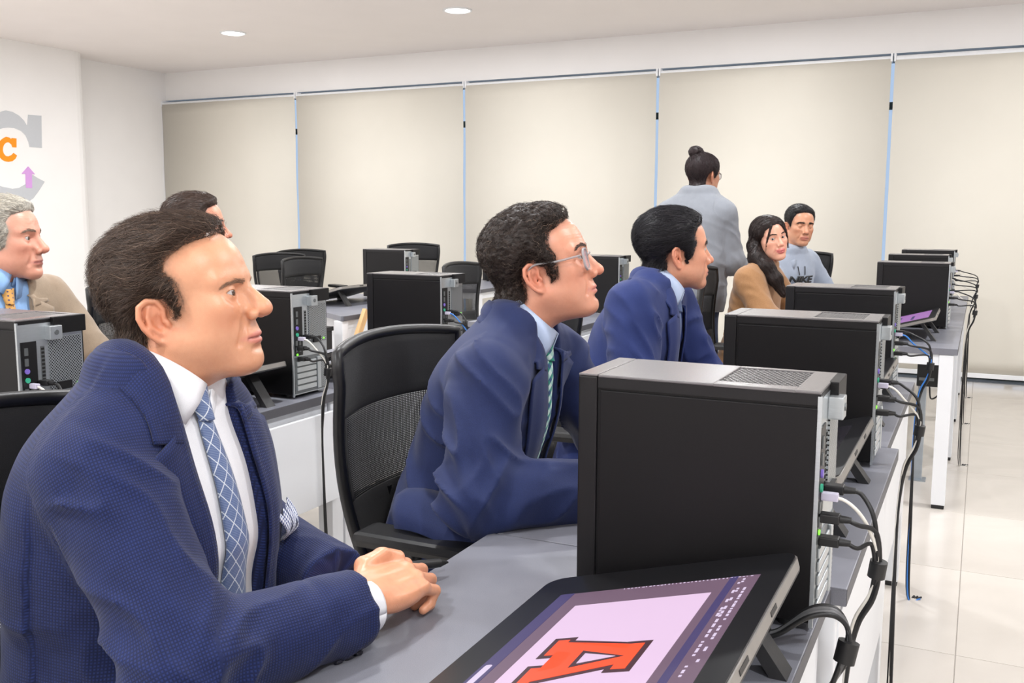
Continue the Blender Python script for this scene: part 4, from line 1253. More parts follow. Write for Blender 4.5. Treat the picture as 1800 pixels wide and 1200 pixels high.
class Torso:
    """torso frame: origin at the hips, x forward, y left, z up the spine; curve = forward bend at the top"""
    def __init__(s, org, yaw, lean, roll=0.0, curve=0.0, k=1.0, kw=1.0, kd=1.0, belly=0.0, hz=1.0, hump=0.0, chest=0.0):
        s.o = np.asarray(org, float); s.R = rot(yaw, -lean, roll); s.curve = curve; s.k = k; s.kw = kw; s.kd = kd; s.belly = belly; s.hz = hz; s.hump = hump; s.chest = chest
    def loc(s, P):
        q = ((P - s.o) @ s.R) / s.k
        q = q.copy()
        q[:, 0] -= s.curve * np.clip(q[:, 2], 0, 0.8) ** 2
        return q
    def world(s, q):
        q = np.atleast_2d(np.asarray(q, float)).copy()
        q[:, 0] += s.curve * np.clip(q[:, 2], 0, 0.8) ** 2
        return s.o + (q * s.k) @ s.R.T
    def w1(s, *q): return s.world([q])[0]
    def sdf(s, P, loc=None):
        q = s.loc(P) if loc is None else loc
        z = q[:, 2] / s.hz
        w = interp(z, TZ, TWID) * s.kw
        fr = interp(z, TZ, TFR) * s.kd + s.belly * np.exp(-((z - 0.10) / 0.15) ** 2) + s.chest * np.exp(-((z - 0.36) / 0.10) ** 2)
        bk = interp(z, TZ, TBK) * s.kd + s.hump * np.exp(-((z - 0.16) / 0.16) ** 2)
        d = np.where(q[:, 0] > 0, fr, bk)
        n = 2.35
        rho = ((np.abs(q[:, 1]) / w) ** n + (np.abs(q[:, 0]) / d) ** n) ** (1 / n)
        f = (rho - 1) * np.minimum(w, d)
        f = smax(f, z - 0.60, 0.03)
        f = smax(f, -0.15 - z, 0.03)
        return f * s.k * 0.9

# ------------------------------------------------------------------ people materials
def attr_mat(name, rough=0.5, sss=0.0, bump=0.0, bscale=400, spec=0.5, sheen=0.0, coat=0.0):
    m, nt, b = _new(name)
    a = N(nt, 'ShaderNodeAttribute', attribute_name='tint')
    L(nt, a.outputs['Color'], b.inputs['Base Color'])
    b.inputs['Roughness'].default_value = rough
    b.inputs['Specular IOR Level'].default_value = spec
    if sss:
        b.inputs['Subsurface Weight'].default_value = sss
        b.inputs['Subsurface Radius'].default_value = (0.012, 0.005, 0.003)
        b.inputs['Subsurface Scale'].default_value = 0.5
    if sheen: b.inputs['Sheen Weight'].default_value = sheen
    if coat: b.inputs['Coat Weight'].default_value = coat
    if bump:
        tc = N(nt, 'ShaderNodeTexCoord')
        nz = N(nt, 'ShaderNodeTexNoise', i_Scale=bscale, i_Detail=3.0)
        L(nt, tc.outputs['Object'], nz.inputs['Vector'])
        bp = N(nt, 'ShaderNodeBump', i_Strength=bump, i_Distance=0.001)
        L(nt, nz.outputs['Fac'], bp.inputs['Height']); L(nt, bp.outputs[0], b.inputs['Normal'])
    return m
attr_mat('skin', 0.34, sss=0.12, bump=0.25, bscale=700)
attr_mat('eyeball', 0.08, spec=0.6, coat=0.5)
attr_mat('hair', 0.50, spec=0.35)

class Head:
    def __init__(s, c, yaw, pitch, roll=0, scale=1.0, **kw):
        s.h = dict(HEAD_DEF); s.h.update(kw)
        s.c = np.asarray(c, float); s.R = rot(yaw, pitch, roll); s.S = scale * A3(s.h['sx'], s.h['sy'], s.h['sz']); s.sc = scale
    def loc(s, P): return ((P - s.c) @ s.R) / s.S
    def world(s, Q): return s.c + (np.atleast_2d(Q) * s.S) @ s.R.T
    def sdf(s, P, fine=True): return head_sdf(s.loc(P), s.h, fine) * s.sc * 0.95
def sph_mesh(c, r, gaze, cols, nu=24, nv=16):
    """eyeball with iris and pupil round the gaze direction"""
    g = gaze / np.linalg.norm(gaze)
    a = np.cross(g, A3(0, 0, 1)); a /= np.linalg.norm(a); b = np.cross(a, g)
    th = np.concatenate([np.linspace(0, 0.9, 13), np.linspace(1.1, math.pi, 7)])
    V = []; T = []
    for t in th:
        for k in range(nu):
            p = 2 * math.pi * k / nu
            rr = r * (1 + (0.03 if t < 0.42 else 0))
            V.append(c + rr * (g * math.cos(t) + (a * math.cos(p) + b * math.sin(p)) * math.sin(t)))
            if t < 0.2: T.append((0.01, 0.008, 0.007))
            elif t < 0.5: T.append(tuple(np.asarray(cols) * (0.7 + 0.6 * abs(math.sin(p * 7 + t * 9)) * 0.5) * (0.55 if t > 0.43 else 1)))
            else: T.append((0.56, 0.51, 0.49))
    m = len(th)
    Q = [(i * nu + k, (i + 1) * nu + k, (i + 1) * nu + (k + 1) % nu, i * nu + (k + 1) % nu) for i in range(m - 1) for k in range(nu)]
    return np.array(V), np.array(Q), np.array(T)
def tubes(paths, radii, cols):
    """paths (n,m,3), radii (n,m): three-sided tubes as quads"""
    n, m, _ = paths.shape
    T = np.gradient(paths, axis=1); T /= np.linalg.norm(T, axis=2, keepdims=True) + 1e-12
    up = np.where(np.abs(T[..., 2:3]) < 0.9, A3(0, 0, 1), A3(1, 0, 0))
    a = np.cross(T, up); a /= np.linalg.norm(a, axis=2, keepdims=True) + 1e-12
    b = np.cross(T, a)
    rings = []
    for k in range(3):
        t = 2 * math.pi * k / 3
        rings.append(paths + (a * math.cos(t) + b * math.sin(t)) * radii[..., None])
    V = np.stack(rings, 2).reshape(-1, 3)               # n,m,3k
    base = (np.arange(n)[:, None, None] * m + np.arange(m - 1)[None, :, None]) * 3
    k = np.arange(3)[None, None, :]
    k2 = (k + 1) % 3
    Q = np.stack([base + k, base + k2, base + 3 + k2, base + 3 + k], -1).reshape(-1, 4)
    C = np.repeat(cols[:, None], m * 3, 1).reshape(-1, 3)
    return V, Q, C
def merge(parts):
    V = []; Q = []; C = []; o = 0
    for v, q, c in parts:
        V.append(v); Q.append(np.asarray(q) + o); C.append(c); o += len(v)
    return np.concatenate(V), np.concatenate(Q), np.concatenate(C)
def hair_mesh(hd, fcap, lo, hi, res, comb, n, length, col, seed=0, lift=0.004, width=0.0007, steps=7, curl=0.0, curlf=90.0, jitter=0.35, wave=0.0, keep=None, grey=None, cap_noise=0.0015, lenf=None, poly=None, cvar=(0.55, 1.7), fmesh=None):
    """fcap: hair volume in head space; strands are combed along its surface"""
    rng = np.random.default_rng(seed)
    f = lambda P: fcap(hd.loc(P)) * hd.sc * 0.9
    f2 = (lambda P: f(P) + cap_noise * vnoise(hd.loc(P) * A3(160, 260, 260))) if cap_noise else f
    col = np.asarray(col, float)
    Vr = None
    if fmesh is not None:
        Vr, _ = nets(f, lo, hi, res * 1.6, 1)
        f2 = lambda P: (fmesh(hd.loc(P)) * hd.sc * 0.9 + cap_noise * vnoise(hd.loc(P) * A3(160, 260, 260)))
    V, Q = nets(f2, lo, hi, res, 1)
    cv = col * (0.8 + 0.4 * vnoise(hd.loc(V) * 220)[:, None]) * 0.9
    parts = [(V, Q, np.clip(cv, 0.002, 1))]
    if n:
        L_ = hd.loc(V if Vr is None else Vr)
        h_sk = head_sdf(L_, hd.h, False)
        ok = h_sk > 0.0004
        if keep is not None: ok &= keep(L_)
        idx = np.flatnonzero(ok)
        pr = np.ones(len(idx))
        if poly is not None: pr = 1 + 2.5 * np.exp(poly2(L_[idx, 0], L_[idx, 2], poly) / 0.010)
        r = rng.choice(idx, n, p=pr / pr.sum())
        p = L_[r] + rng.normal(0, 0.0012, (n, 3))
        ln = length * rng.uniform(0.55, 1.1, n)
        if lenf is not None: ln = ln * lenf(p)
        st = ln / (steps - 1)
        path = [p.copy()]
        ph = rng.uniform(0, 6.28, n)
        jit = rng.normal(0, jitter, (n, 3))
        lf = lift * rng.uniform(-0.5, 1.3, n)
        off0 = fcap(p)
        for i in range(1, steps):
            d = comb(p) + jit
            g = grad(fcap, p, 5e-4)
            d = d - g * (d * g).sum(1, keepdims=True)
            d /= np.linalg.norm(d, axis=1, keepdims=True) + 1e-9
            if wave:
                side = np.cross(g, d)
                d = d + side * (wave * np.sin(ph + i * 1.1))[:, None]
            p = p + d * st[:, None]
            if curl:
                side = np.cross(g, d)
                t = ph + i * curlf / 40.0
                p = p + (side * np.cos(t)[:, None] + g * np.sin(t)[:, None] * 0.8) * curl
            # stay near the surface, lifting towards the tip
            err = fcap(p) - lf * (i / (steps - 1)) ** 1.3
            p = p - g * np.clip(err, -0.004, 0.004)[:, None] * (0.7 if not curl else 0.4)
            path.append(p.copy())
        path = np.stack(path, 1)
        W_ = hd.world(path.reshape(-1, 3)).reshape(path.shape)
        taper = np.linspace(1, 0.25, steps)[None, :] * width * rng.uniform(0.7, 1.25, (n, 1))
        cc = col[None] * rng.uniform(cvar[0], cvar[1], (n, 1))
        if grey:
            m = rng.random(n) < grey[0]
            cc[m] = np.asarray(grey[1]) * rng.uniform(0.6, 1.2, (m.sum(), 1))
        parts.append(tubes(W_, taper, np.clip(cc, 0.002, 1)))
    return merge(parts)
def brow_mesh(hd, col, n=130, seed=1, thick=1.0, dz=0.0, arch=0.004, length=0.010):
    rng = np.random.default_rng(seed)
    pts = []; dirs = []
    for s in (-1, 1):
        t = rng.random(n)
        y = 0.011 + 0.040 * t
        z = 0.0365 + dz + arch * np.sin(t * math.pi * 0.85) - 0.004 * np.clip(t - 0.7, 0, 1) / 0.3 + rng.normal(0, 0.0022 * thick, n) * (1 - 0.6 * t)
        pts.append(np.stack([np.full(n, 0.14), y * s, z], 1))
        dirs.append(np.stack([-0.35 * np.ones(n) - 0.5 * t, s * np.ones(n), 0.30 - 0.6 * t + rng.normal(0, 0.15, n)], 1))
    p = np.concatenate(pts); d = np.concatenate(dirs)
    ff = lambda Q: head_sdf(Q, hd.h, True)
    for _ in range(30):
        v = ff(p); p[:, 0] -= np.clip(v, -0.01, 0.02) * 0.8
    path = [p.copy()]
    for i in range(4):
        g = grad(ff, p, 5e-4)
        dd = d - g * (d * g).sum(1, keepdims=True); dd /= np.linalg.norm(dd, axis=1, keepdims=True)
        p = p + dd * length / 4
        p = p - g * (ff(p) - 0.0012)[:, None] * 0.7
        path.append(p.copy())
    path = np.stack(path, 1)
    W_ = hd.world(path.reshape(-1, 3)).reshape(path.shape)
    taper = np.linspace(1, 0.3, 5)[None] * 0.00055 * thick * np.ones((len(p), 1))
    return tubes(W_, taper, np.clip(np.asarray(col)[None] * rng.uniform(0.7, 1.3, (len(p), 1)), 0, 1))
def child_mesh(name, root, V, Q, C, mat, label=None):
    o = link(name, np_mesh(name, V - np.asarray(root.location), Q, {'tint': ('FLOAT_COLOR', C)}), mat, root)
    if label: o['label'] = label
    return o

# ------------------------------------------------------------------ cloth materials
def cloth_mat(name, c1, c2, kind='waffle', scale=1.0, rough=0.75, sheen=0.25, bump=0.5):
    """woven cloth on the garment's own surface coordinates (attribute cuv, metres)"""
    m, nt, b = _new(name)
    a = N(nt, 'ShaderNodeAttribute', attribute_name='cuv')
    sp = N(nt, 'ShaderNodeSeparateXYZ'); L(nt, a.outputs['Vector'], sp.inputs[0])
    def wave(out, k, ph=0.0):
        mu = N(nt, 'ShaderNodeMath', operation='MULTIPLY_ADD'); mu.inputs[1].default_value = 2 * math.pi / k; mu.inputs[2].default_value = ph
        L(nt, out, mu.inputs[0])
        s = N(nt, 'ShaderNodeMath', operation='SINE'); L(nt, mu.outputs[0], s.inputs[0])
        return s.outputs[0]
    tc = N(nt, 'ShaderNodeTexCoord')
    nz = N(nt, 'ShaderNodeTexNoise', i_Scale=35.0, i_Detail=4.0); L(nt, tc.outputs['Object'], nz.inputs['Vector'])
    if kind == 'waffle':
        wu, wv = wave(sp.outputs[0], 0.0040 * scale), wave(sp.outputs[1], 0.0043 * scale)
        mn = N(nt, 'ShaderNodeMath', operation='MINIMUM'); L(nt, wu, mn.inputs[0]); L(nt, wv, mn.inputs[1])
        h = mn.outputs[0]
    elif kind == 'knit':
        wu, wv = wave(sp.outputs[0], 0.004 * scale), wave(sp.outputs[1], 0.006 * scale)
        mn = N(nt, 'ShaderNodeMath', operation='MULTIPLY'); L(nt, wu, mn.inputs[0]); L(nt, wv, mn.inputs[1])
        h = mn.outputs[0]
    else:
        n2 = N(nt, 'ShaderNodeTexNoise', i_Scale=900.0 / scale, i_Detail=2.0); L(nt, tc.outputs['Object'], n2.inputs['Vector'])
        sb = N(nt, 'ShaderNodeMath', operation='MULTIPLY_ADD'); sb.inputs[1].default_value = 4.0; sb.inputs[2].default_value = -2.0
        L(nt, n2.outputs['Fac'], sb.inputs[0])
        h = sb.outputs[0]
    mr = N(nt, 'ShaderNodeMapRange', i_1=-1.0, i_2=1.0); L(nt, h, mr.inputs[0])
    ad = N(nt, 'ShaderNodeMath', operation='MULTIPLY_ADD'); ad.inputs[1].default_value = 0.35
    L(nt, nz.outputs['Fac'], ad.inputs[0])
    m2 = N(nt, 'ShaderNodeMath', operation='MULTIPLY'); m2.inputs[1].default_value = 0.75
    L(nt, mr.outputs[0], m2.inputs[0]); L(nt, m2.outputs[0], ad.inputs[2])
    r = ramp(nt, [(0.15, c1), (0.85, c2)], ad.outputs[0])
    L(nt, r.outputs[0], b.inputs['Base Color'])
    bp = N(nt, 'ShaderNodeBump', i_Strength=bump, i_Distance=0.0012)
    L(nt, mr.outputs[0], bp.inputs['Height']); L(nt, bp.outputs[0], b.inputs['Normal'])
    b.inputs['Roughness'].default_value = rough
    b.inputs['Sheen Weight'].default_value = sheen
    b.inputs['Specular IOR Level'].default_value = 0.25
    return m
def tie_mat(name, kind, cols):
    m, nt, b = _new(name)
    a = N(nt, 'ShaderNodeAttribute', attribute_name='cuv')
    sp = N(nt, 'ShaderNodeSeparateXYZ'); L(nt, a.outputs['Vector'], sp.inputs[0])
    def mth(op, x, y=None, z=None):
        n = N(nt, 'ShaderNodeMath', operation=op)
        for i, v in enumerate((x, y, z)):
            if v is None: continue
            if isinstance(v, (int, float)): n.inputs[i].default_value = v
            else: L(nt, v, n.inputs[i])
        return n.outputs[0]
    u, v = sp.outputs[0], sp.outputs[1]
    def mix(f, x, y):
        n = N(nt, 'ShaderNodeMix', data_type='RGBA'); L(nt, f, n.inputs['Factor'])
        for i, c in ((6, x), (7, y)):
            if isinstance(c, tuple): n.inputs[i].default_value = (*c, 1)
            else: L(nt, c, n.inputs[i])
        return n.outputs[2]
    if kind == 'lattice':
        # light scaled lattice of ogee diamonds over small blue weave
        W_, H_ = 0.0190, 0.0270
        p = mth('MULTIPLY', u, 1 / W_); q = mth('MULTIPLY', v, 1 / H_)
        d1 = mth('ABSOLUTE', mth('SUBTRACT', mth('FRACT', mth('ADD', p, q)), 0.5))
        d2 = mth('ABSOLUTE', mth('SUBTRACT', mth('FRACT', mth('SUBTRACT', p, q)), 0.5))
        ln = mth('LESS_THAN', mth('MINIMUM', d1, d2), 0.042)
        wv = mth('GREATER_THAN', mth('SINE', mth('MULTIPLY', v, 2 * math.pi / 0.0022)), 0.1)
        base = mix(wv, cols[0], cols[1])
        col = mix(ln, base, cols[2])
    elif kind == 'plaid':
        p = mth('MULTIPLY', mth('ADD', u, mth('MULTIPLY', v, 0.75)), 1 / 0.021); q = mth('MULTIPLY', mth('SUBTRACT', u, mth('MULTIPLY', v, 0.75)), 1 / 0.021)
        s1 = mth('LESS_THAN', mth('FRACT', p), 0.5); s2 = mth('LESS_THAN', mth('FRACT', q), 0.45)
        c = mix(s1, cols[0], cols[1])
        col = mix(mth('MULTIPLY', s2, 0.85), c, mix(s1, cols[2], cols[3]))
    elif kind == 'dots':
        p = mth('SUBTRACT', mth('FRACT', mth('MULTIPLY', u, 1 / 0.012)), 0.5); q = mth('SUBTRACT', mth('FRACT', mth('ADD', mth('MULTIPLY', v, 1 / 0.012), mth('MULTIPLY', mth('FLOOR', mth('MULTIPLY', u, 1 / 0.012)), 0.5))), 0.5)
        d = mth('SQRT', mth('ADD', mth('MULTIPLY', p, p), mth('MULTIPLY', q, q)))
        col = mix(mth('LESS_THAN', d, 0.2), cols[0], cols[1])
    elif kind == 'check':
        p = mth('GREATER_THAN', mth('SINE', mth('MULTIPLY', u, 2 * math.pi / 0.0042)), 0.0); q = mth('GREATER_THAN', mth('SINE', mth('MULTIPLY', v, 2 * math.pi / 0.0042)), 0.0)
        col = mix(mth('MULTIPLY', mth('ADD', p, q), 0.5), cols[0], cols[1])
    else:
        wv = mth('GREATER_THAN', mth('SINE', mth('MULTIPLY', v, 2 * math.pi / 0.003)), 0.0)
        col = mix(wv, cols[0], cols[1])
    L(nt, col, b.inputs['Base Color'])
    b.inputs['Roughness'].default_value = 0.5
    b.inputs['Sheen Weight'].default_value = 0.2
    return m
cloth_mat('suit_waffle', lin((18, 26, 62)), lin((35, 50, 104)), 'waffle', bump=0.4, sheen=0.12)
cloth_mat('suit_navy', lin((28, 38, 76)), lin((38, 50, 94)), 'plain', bump=0.2, sheen=0.1)
cloth_mat('suit_blue', lin((32, 44, 92)), lin((43, 57, 112)), 'plain', bump=0.2, sheen=0.1)
cloth_mat('suit_tan', lin((150, 132, 112)), lin((176, 156, 134)), 'plain', bump=0.3)
cloth_mat('knit_grey', lin((118, 122, 130)), lin((148, 152, 160)), 'knit', bump=0.5)
cloth_mat('fleece_brown', lin((142, 102, 66)), lin((172, 128, 88)), 'plain', scale=2, bump=0.5)
cloth_mat('hoodie_grey', lin((150, 160, 178)), lin((178, 188, 204)), 'plain', bump=0.4)
cloth_mat('shirt_white', lin((232, 234, 240)), lin((244, 245, 248)), 'plain', bump=0.1, sheen=0.1)
cloth_mat('shirt_blue', lin((186, 204, 236)), lin((200, 216, 244)), 'plain', bump=0.1, sheen=0.1)
cloth_mat('shirt_sky', lin((140, 180, 232)), lin((156, 194, 240)), 'plain', bump=0.1, sheen=0.1)
cloth_mat('trouser_navy', lin((26, 34, 66)), lin((34, 44, 80)), 'plain', bump=0.2)
cloth_mat('jeans', lin((34, 48, 84)), lin((48, 64, 104)), 'plain', bump=0.4)
cloth_mat('trouser_dark', lin((40, 40, 46)), lin((52, 52, 60)), 'plain', bump=0.3)
pmat('shoe_black', lin((20, 19, 20)), 0.3, noise=0.1)
pmat('button_dark', lin((24, 24, 40)), 0.25, noise=0.1)
tie_mat('tie_lattice', 'lattice', [lin((84, 104, 148)), lin((116, 134, 172)), lin((214, 222, 232))])
tie_mat('tie_plaid', 'plaid', [lin((40, 140, 120)), lin((198, 220, 212)), lin((36, 58, 120)), lin((150, 200, 190))])
tie_mat('tie_slate', 'plain', [lin((74, 92, 130)), lin((88, 106, 146))])
tie_mat('tie_gold', 'dots', [lin((226, 170, 92)), lin((96, 80, 110))])
tie_mat('pocket_check', 'check', [lin((236, 240, 248)), lin((58, 74, 130))])

# ------------------------------------------------------------------ clothed bodies
def limb_uv(P, a, b, r):
    """surface coordinates in metres round and along a limb"""
    a = np.asarray(a, float); b = np.asarray(b, float)
    d = (b - a); ln = np.linalg.norm(d); d = d / ln
    u = np.cross(d, A3(0.3, 0.2, 1.0)); u /= np.linalg.norm(u); w = np.cross(d, u)
    q = P - a
    return np.stack([np.arctan2(q @ w, q @ u) * r, q @ d], 1)
class Body:
    """seated or standing clothed figure; sh/el/wr = shoulder, elbow, wrist points for [right, left]"""
    def __init__(s, T, sh, el, wr, ru=(0.062, 0.053), rf=(0.052, 0.040), seed=0, fold=1.0, padk=0.05, shr=0.056):
        s.T, s.sh, s.el, s.wr = T, [np.asarray(v, float) for v in sh], [np.asarray(v, float) for v in el], [np.asarray(v, float) for v in wr]
        s.ru, s.rf, s.seed, s.fold, s.padk, s.shr = ru, rf, seed, fold, padk, shr
        s.ext = []
        for i in (0, 1):
            d = s.wr[i] - s.el[i]
            s.ext.append(s.wr[i] + d / np.linalg.norm(d) * 0.02)
    def arm(s, P, i, off=0.0):
        k = s.T.k
        f = cone(P, s.sh[i], s.el[i], s.ru[0] * k + off, s.ru[1] * k + off)
        g = cone(P, s.el[i], s.ext[i], s.rf[0] * k + off, s.rf[1] * k + off)
        d = s.wr[i] - s.el[i]; d = d / np.linalg.norm(d)
        g = smax(g, (P - s.wr[i]) @ d, 0.004)
        return smin(f, g, 0.030)
    def armfold(s, P, i):
        """creases: irregular drag lines across the sleeve, bunched at the elbow"""
        sh, el, wr = s.sh[i], s.el[i], s.wr[i]
        d = el - sh; L1 = np.linalg.norm(d); t = ((P - sh) @ d) / L1 / L1
        d2 = wr - el; L2 = np.linalg.norm(d2); t2 = ((P - el) @ d2) / L2 / L2
        uv = limb_uv(P, sh, el, 1.0); uv2 = limb_uv(P, el, wr, 1.0)
        def rid(t_, ang, L_, sk):
            n = vnoise(np.stack([t_ * L_ / 0.062 + sk * np.sin(ang + 0.7 + i), np.cos(ang) * 0.9 + s.seed, np.sin(ang) * 0.9 + 2.0 * i], 1))
            return (1 - np.abs(n)) ** 2.5 - 0.35
        r1 = rid(t, uv[:, 0], L1, 1.3); r2 = rid(t2, uv2[:, 0], L2, 1.0)
        a1 = 0.55 + 0.7 * np.exp(-((t - 0.95) / 0.30) ** 2) + 0.35 * np.exp(-((t - 0.15) / 0.2) ** 2)
        a2 = 0.35 + 0.9 * np.exp(-((t2 - 0.08) / 0.22) ** 2)
        w2 = 1 / (1 + np.exp(-(t2 - 0.0) * 14)) * np.clip((t - 0.6) * 4, 0, 1)
        return -0.0058 * s.fold * (r1 * a1 * (1 - w2) + r2 * a2 * w2)
    def torsofold(s, P, q):
        z, y, x = q[:, 2], q[:, 1], q[:, 0]
        n = vnoise(np.stack([z / 0.055 + 7 * np.abs(y) + s.seed, y * 6, x * 6], 1))
        r = ((1 - np.abs(n)) ** 2.5 - 0.35) * (0.35 + 0.9 * np.exp(-((z - 0.14) / 0.12) ** 2)) * np.clip((0.50 - z) / 0.08, 0, 1)
        return -0.0050 * s.fold * r
    def trunk(s, P, off=0.0, q=None):
        q = s.T.loc(P) if q is None else q
        ft = s.T.sdf(P, q) - off
        for i in (0, 1):
            sd = -1 if i == 0 else 1
            nb = s.T.w1(0.0, sd * 0.055, 0.562)
            ft = smin(ft, cone(P, nb, s.sh[i], 0.040 * s.T.k + off, s.shr * s.T.k + off), s.padk)
        return ft
    def front(s, P, off=0.0):
        q = s.T.loc(P)
        return s.trunk(P, off, q) + s.torsofold(P, q)
    def shell(s, P, off=0.0, fold=True, q=None, cut=None):
        q = s.T.loc(P) if q is None else q
        ft = s.trunk(P, off, q)
        if fold: ft = ft + s.torsofold(P, q)
        if cut is not None: ft = cut(ft, q)
        f = ft
        for i in (0, 1):
            fa = s.arm(P, i, off)
            if fold: fa = fa + s.armfold(P, i)
            k = 0.022
            sm = np.abs(ft - fa)
            f = smin(f, fa, k) + (0.0022 * np.exp(-(sm / 0.006) ** 2) if fold else 0)
        return f
    def uv(s, P):
        """cloth coordinates: torso or nearest sleeve"""
        q = s.T.loc(P)
        ft = s.T.sdf(P, q)
        out = np.stack([np.arctan2(q[:, 1], -q[:, 0] * -1) * 0.185, q[:, 2]], 1)
        best = ft + 0.012
        for i in (0, 1):
            f1 = cone(P, s.sh[i], s.el[i], *s.ru); f2 = cone(P, s.el[i], s.ext[i], *s.rf)
            m = f1 < best
            out[m] = limb_uv(P[m], s.sh[i], s.el[i], 0.080); best = np.where(m, f1, best)
            m = f2 < best
            out[m] = limb_uv(P[m], s.el[i], s.ext[i], 0.062); best = np.where(m, f2, best)
        return out
def garment(name, root, f, lo, hi, res, uvf, mat, label=None, newton=2):
    V, Q = nets(f, lo, hi, res, newton)
    uv = uvf(V)
    o = link(name, np_mesh(name, V - np.asarray(root.location), Q, {'cuv': ('FLOAT_VECTOR', np.concatenate([uv, np.zeros((len(uv), 1))], 1))}), mat, root)
    if label: o['label'] = label
    return o
def drape_grid(T, f, IN, OUT, nv, off, curve=0.0, x0=0.30, roll=0.0):
    """ruled strip between two (y,z) curves of the torso front, laid on the surface f = off"""
    IN = np.asarray(IN, float); OUT = np.asarray(OUT, float)
    t = np.linspace(0, 1, nv)[None, :, None]
    YZ = IN[:, None] * (1 - t) + OUT[:, None] * t
    sh = YZ.shape[:2]
    q = np.concatenate([np.full((*sh, 1), x0), YZ], 2).reshape(-1, 3)
    offv = np.repeat((off + curve * np.sin(math.pi * t[0, :, 0]))[None], sh[0], 0).reshape(-1)
    ln = np.full(len(q), 0.0)
    done = np.zeros(len(q), bool)
    for _ in range(60):
        d = f(T.world(q)) - offv
        stp = np.clip(d, -0.01, 0.05) * 0.8
        q[:, 0] -= stp
        if np.abs(stp).max() < 1e-4: break
    return T.world(q).reshape(*sh, 3)
def resample(pts, n):
    P = np.asarray(pts, float)
    d = np.concatenate([[0], np.cumsum(np.linalg.norm(np.diff(P, axis=0), axis=1))])
    t = np.linspace(0, d[-1], n)
    return np.stack([np.interp(t, d, P[:, k]) for k in range(P.shape[1])], 1)
def smooth_pts(pts, n):
    P = [Vector((*p, 0)) if len(p) == 2 else Vector(p) for p in pts]
    c = bez(P, 10)
    return resample([tuple(v)[:len(pts[0])] for v in c], n)
def sheet(name, root, P, thick, mat, uv=None, label=None, parent=None):
    """slab from a grid of points with cloth coordinates"""
    mb = MB().grid(P - np.asarray(root.location), True, thick=thick)
    o = mb.build(name, mat, parent or root)
    nu, nv = P.shape[:2]
    if uv is None:
        U = np.concatenate([[0], np.cumsum(np.linalg.norm(np.diff(P[:, nv // 2], axis=0), axis=1))])
        wv = np.linalg.norm(np.diff(P, axis=1), axis=2)
        Vv = np.concatenate([np.zeros((nu, 1)), np.cumsum(wv, 1)], 1); Vv = Vv - Vv[:, -1:] / 2
        uv = np.stack([Vv, np.repeat(U[:, None], nv, 1)], 2)
    uv = uv.reshape(-1, 2); uv = np.concatenate([uv, uv])
    a = o.data.attributes.new('cuv', 'FLOAT_VECTOR', 'POINT')
    a.data.foreach_set('vector', np.concatenate([uv, np.zeros((len(uv), 1))], 1).astype(np.float32).ravel())
    if label: o['label'] = label
    return o
def ring_pts(c, ax, fwd, rx, ry, phis, rad, hgt, tiltf=0.0):
    """points round a neck axis; phi 0 = front; rad scale list, hgt list"""
    ax = ax / np.linalg.norm(ax)
    fwd = fwd - ax * (fwd @ ax); fwd = fwd / np.linalg.norm(fwd)
    lf = np.cross(ax, fwd)
    return np.array([c + ax * h + fwd * math.cos(p) * (rx + r) + lf * math.sin(p) * (ry + r) for p, r, h in zip(phis, rad, hgt)])
def collar(name, root, c, ax, fwd, rx, ry, mat, h_back=0.040, h_front=0.026, drop_back=0.006, drop_front=-0.048, gap=0.10, spread=0.022, label=None):
    """turned-down shirt collar: stand inside, fall outside ending in two points"""
    n = 41
    ph = np.linspace(gap, 2 * math.pi - gap, n)
    fr = (np.cos(ph) + 1) / 2                     # 1 at the front
    f8 = fr ** 5
    top = h_back + (h_front - h_back) * fr
    bot = drop_back + (drop_front - drop_back) * f8
    rows = []
    rows.append(ring_pts(c, ax, fwd, rx, ry, ph, np.zeros(n) + 0.000, np.full(n, -0.012)))
    rows.append(ring_pts(c, ax, fwd, rx, ry, ph, np.zeros(n) + 0.001, top * 0.6))
    rows.append(ring_pts(c, ax, fwd, rx, ry, ph, np.zeros(n) + 0.001, top - 0.002))
    rows.append(ring_pts(c, ax, fwd, rx, ry, ph, np.zeros(n) + 0.004, top + 0.001))
    ph2 = ph + np.where(ph < math.pi, 1, -1) * spread * f8 * 8
    rows.append(ring_pts(c, ax, fwd, rx, ry, ph2 * 0.35 + ph * 0.65, np.zeros(n) + 0.009 + 0.004 * f8, top * 0.55 + bot * 0.45))
    rows.append(ring_pts(c, ax, fwd, rx, ry, ph2, np.zeros(n) + 0.010 + 0.010 * f8, bot))
    P = np.stack(rows, 1)
    return sheet(name, root, P, 0.0022, mat, label=label)

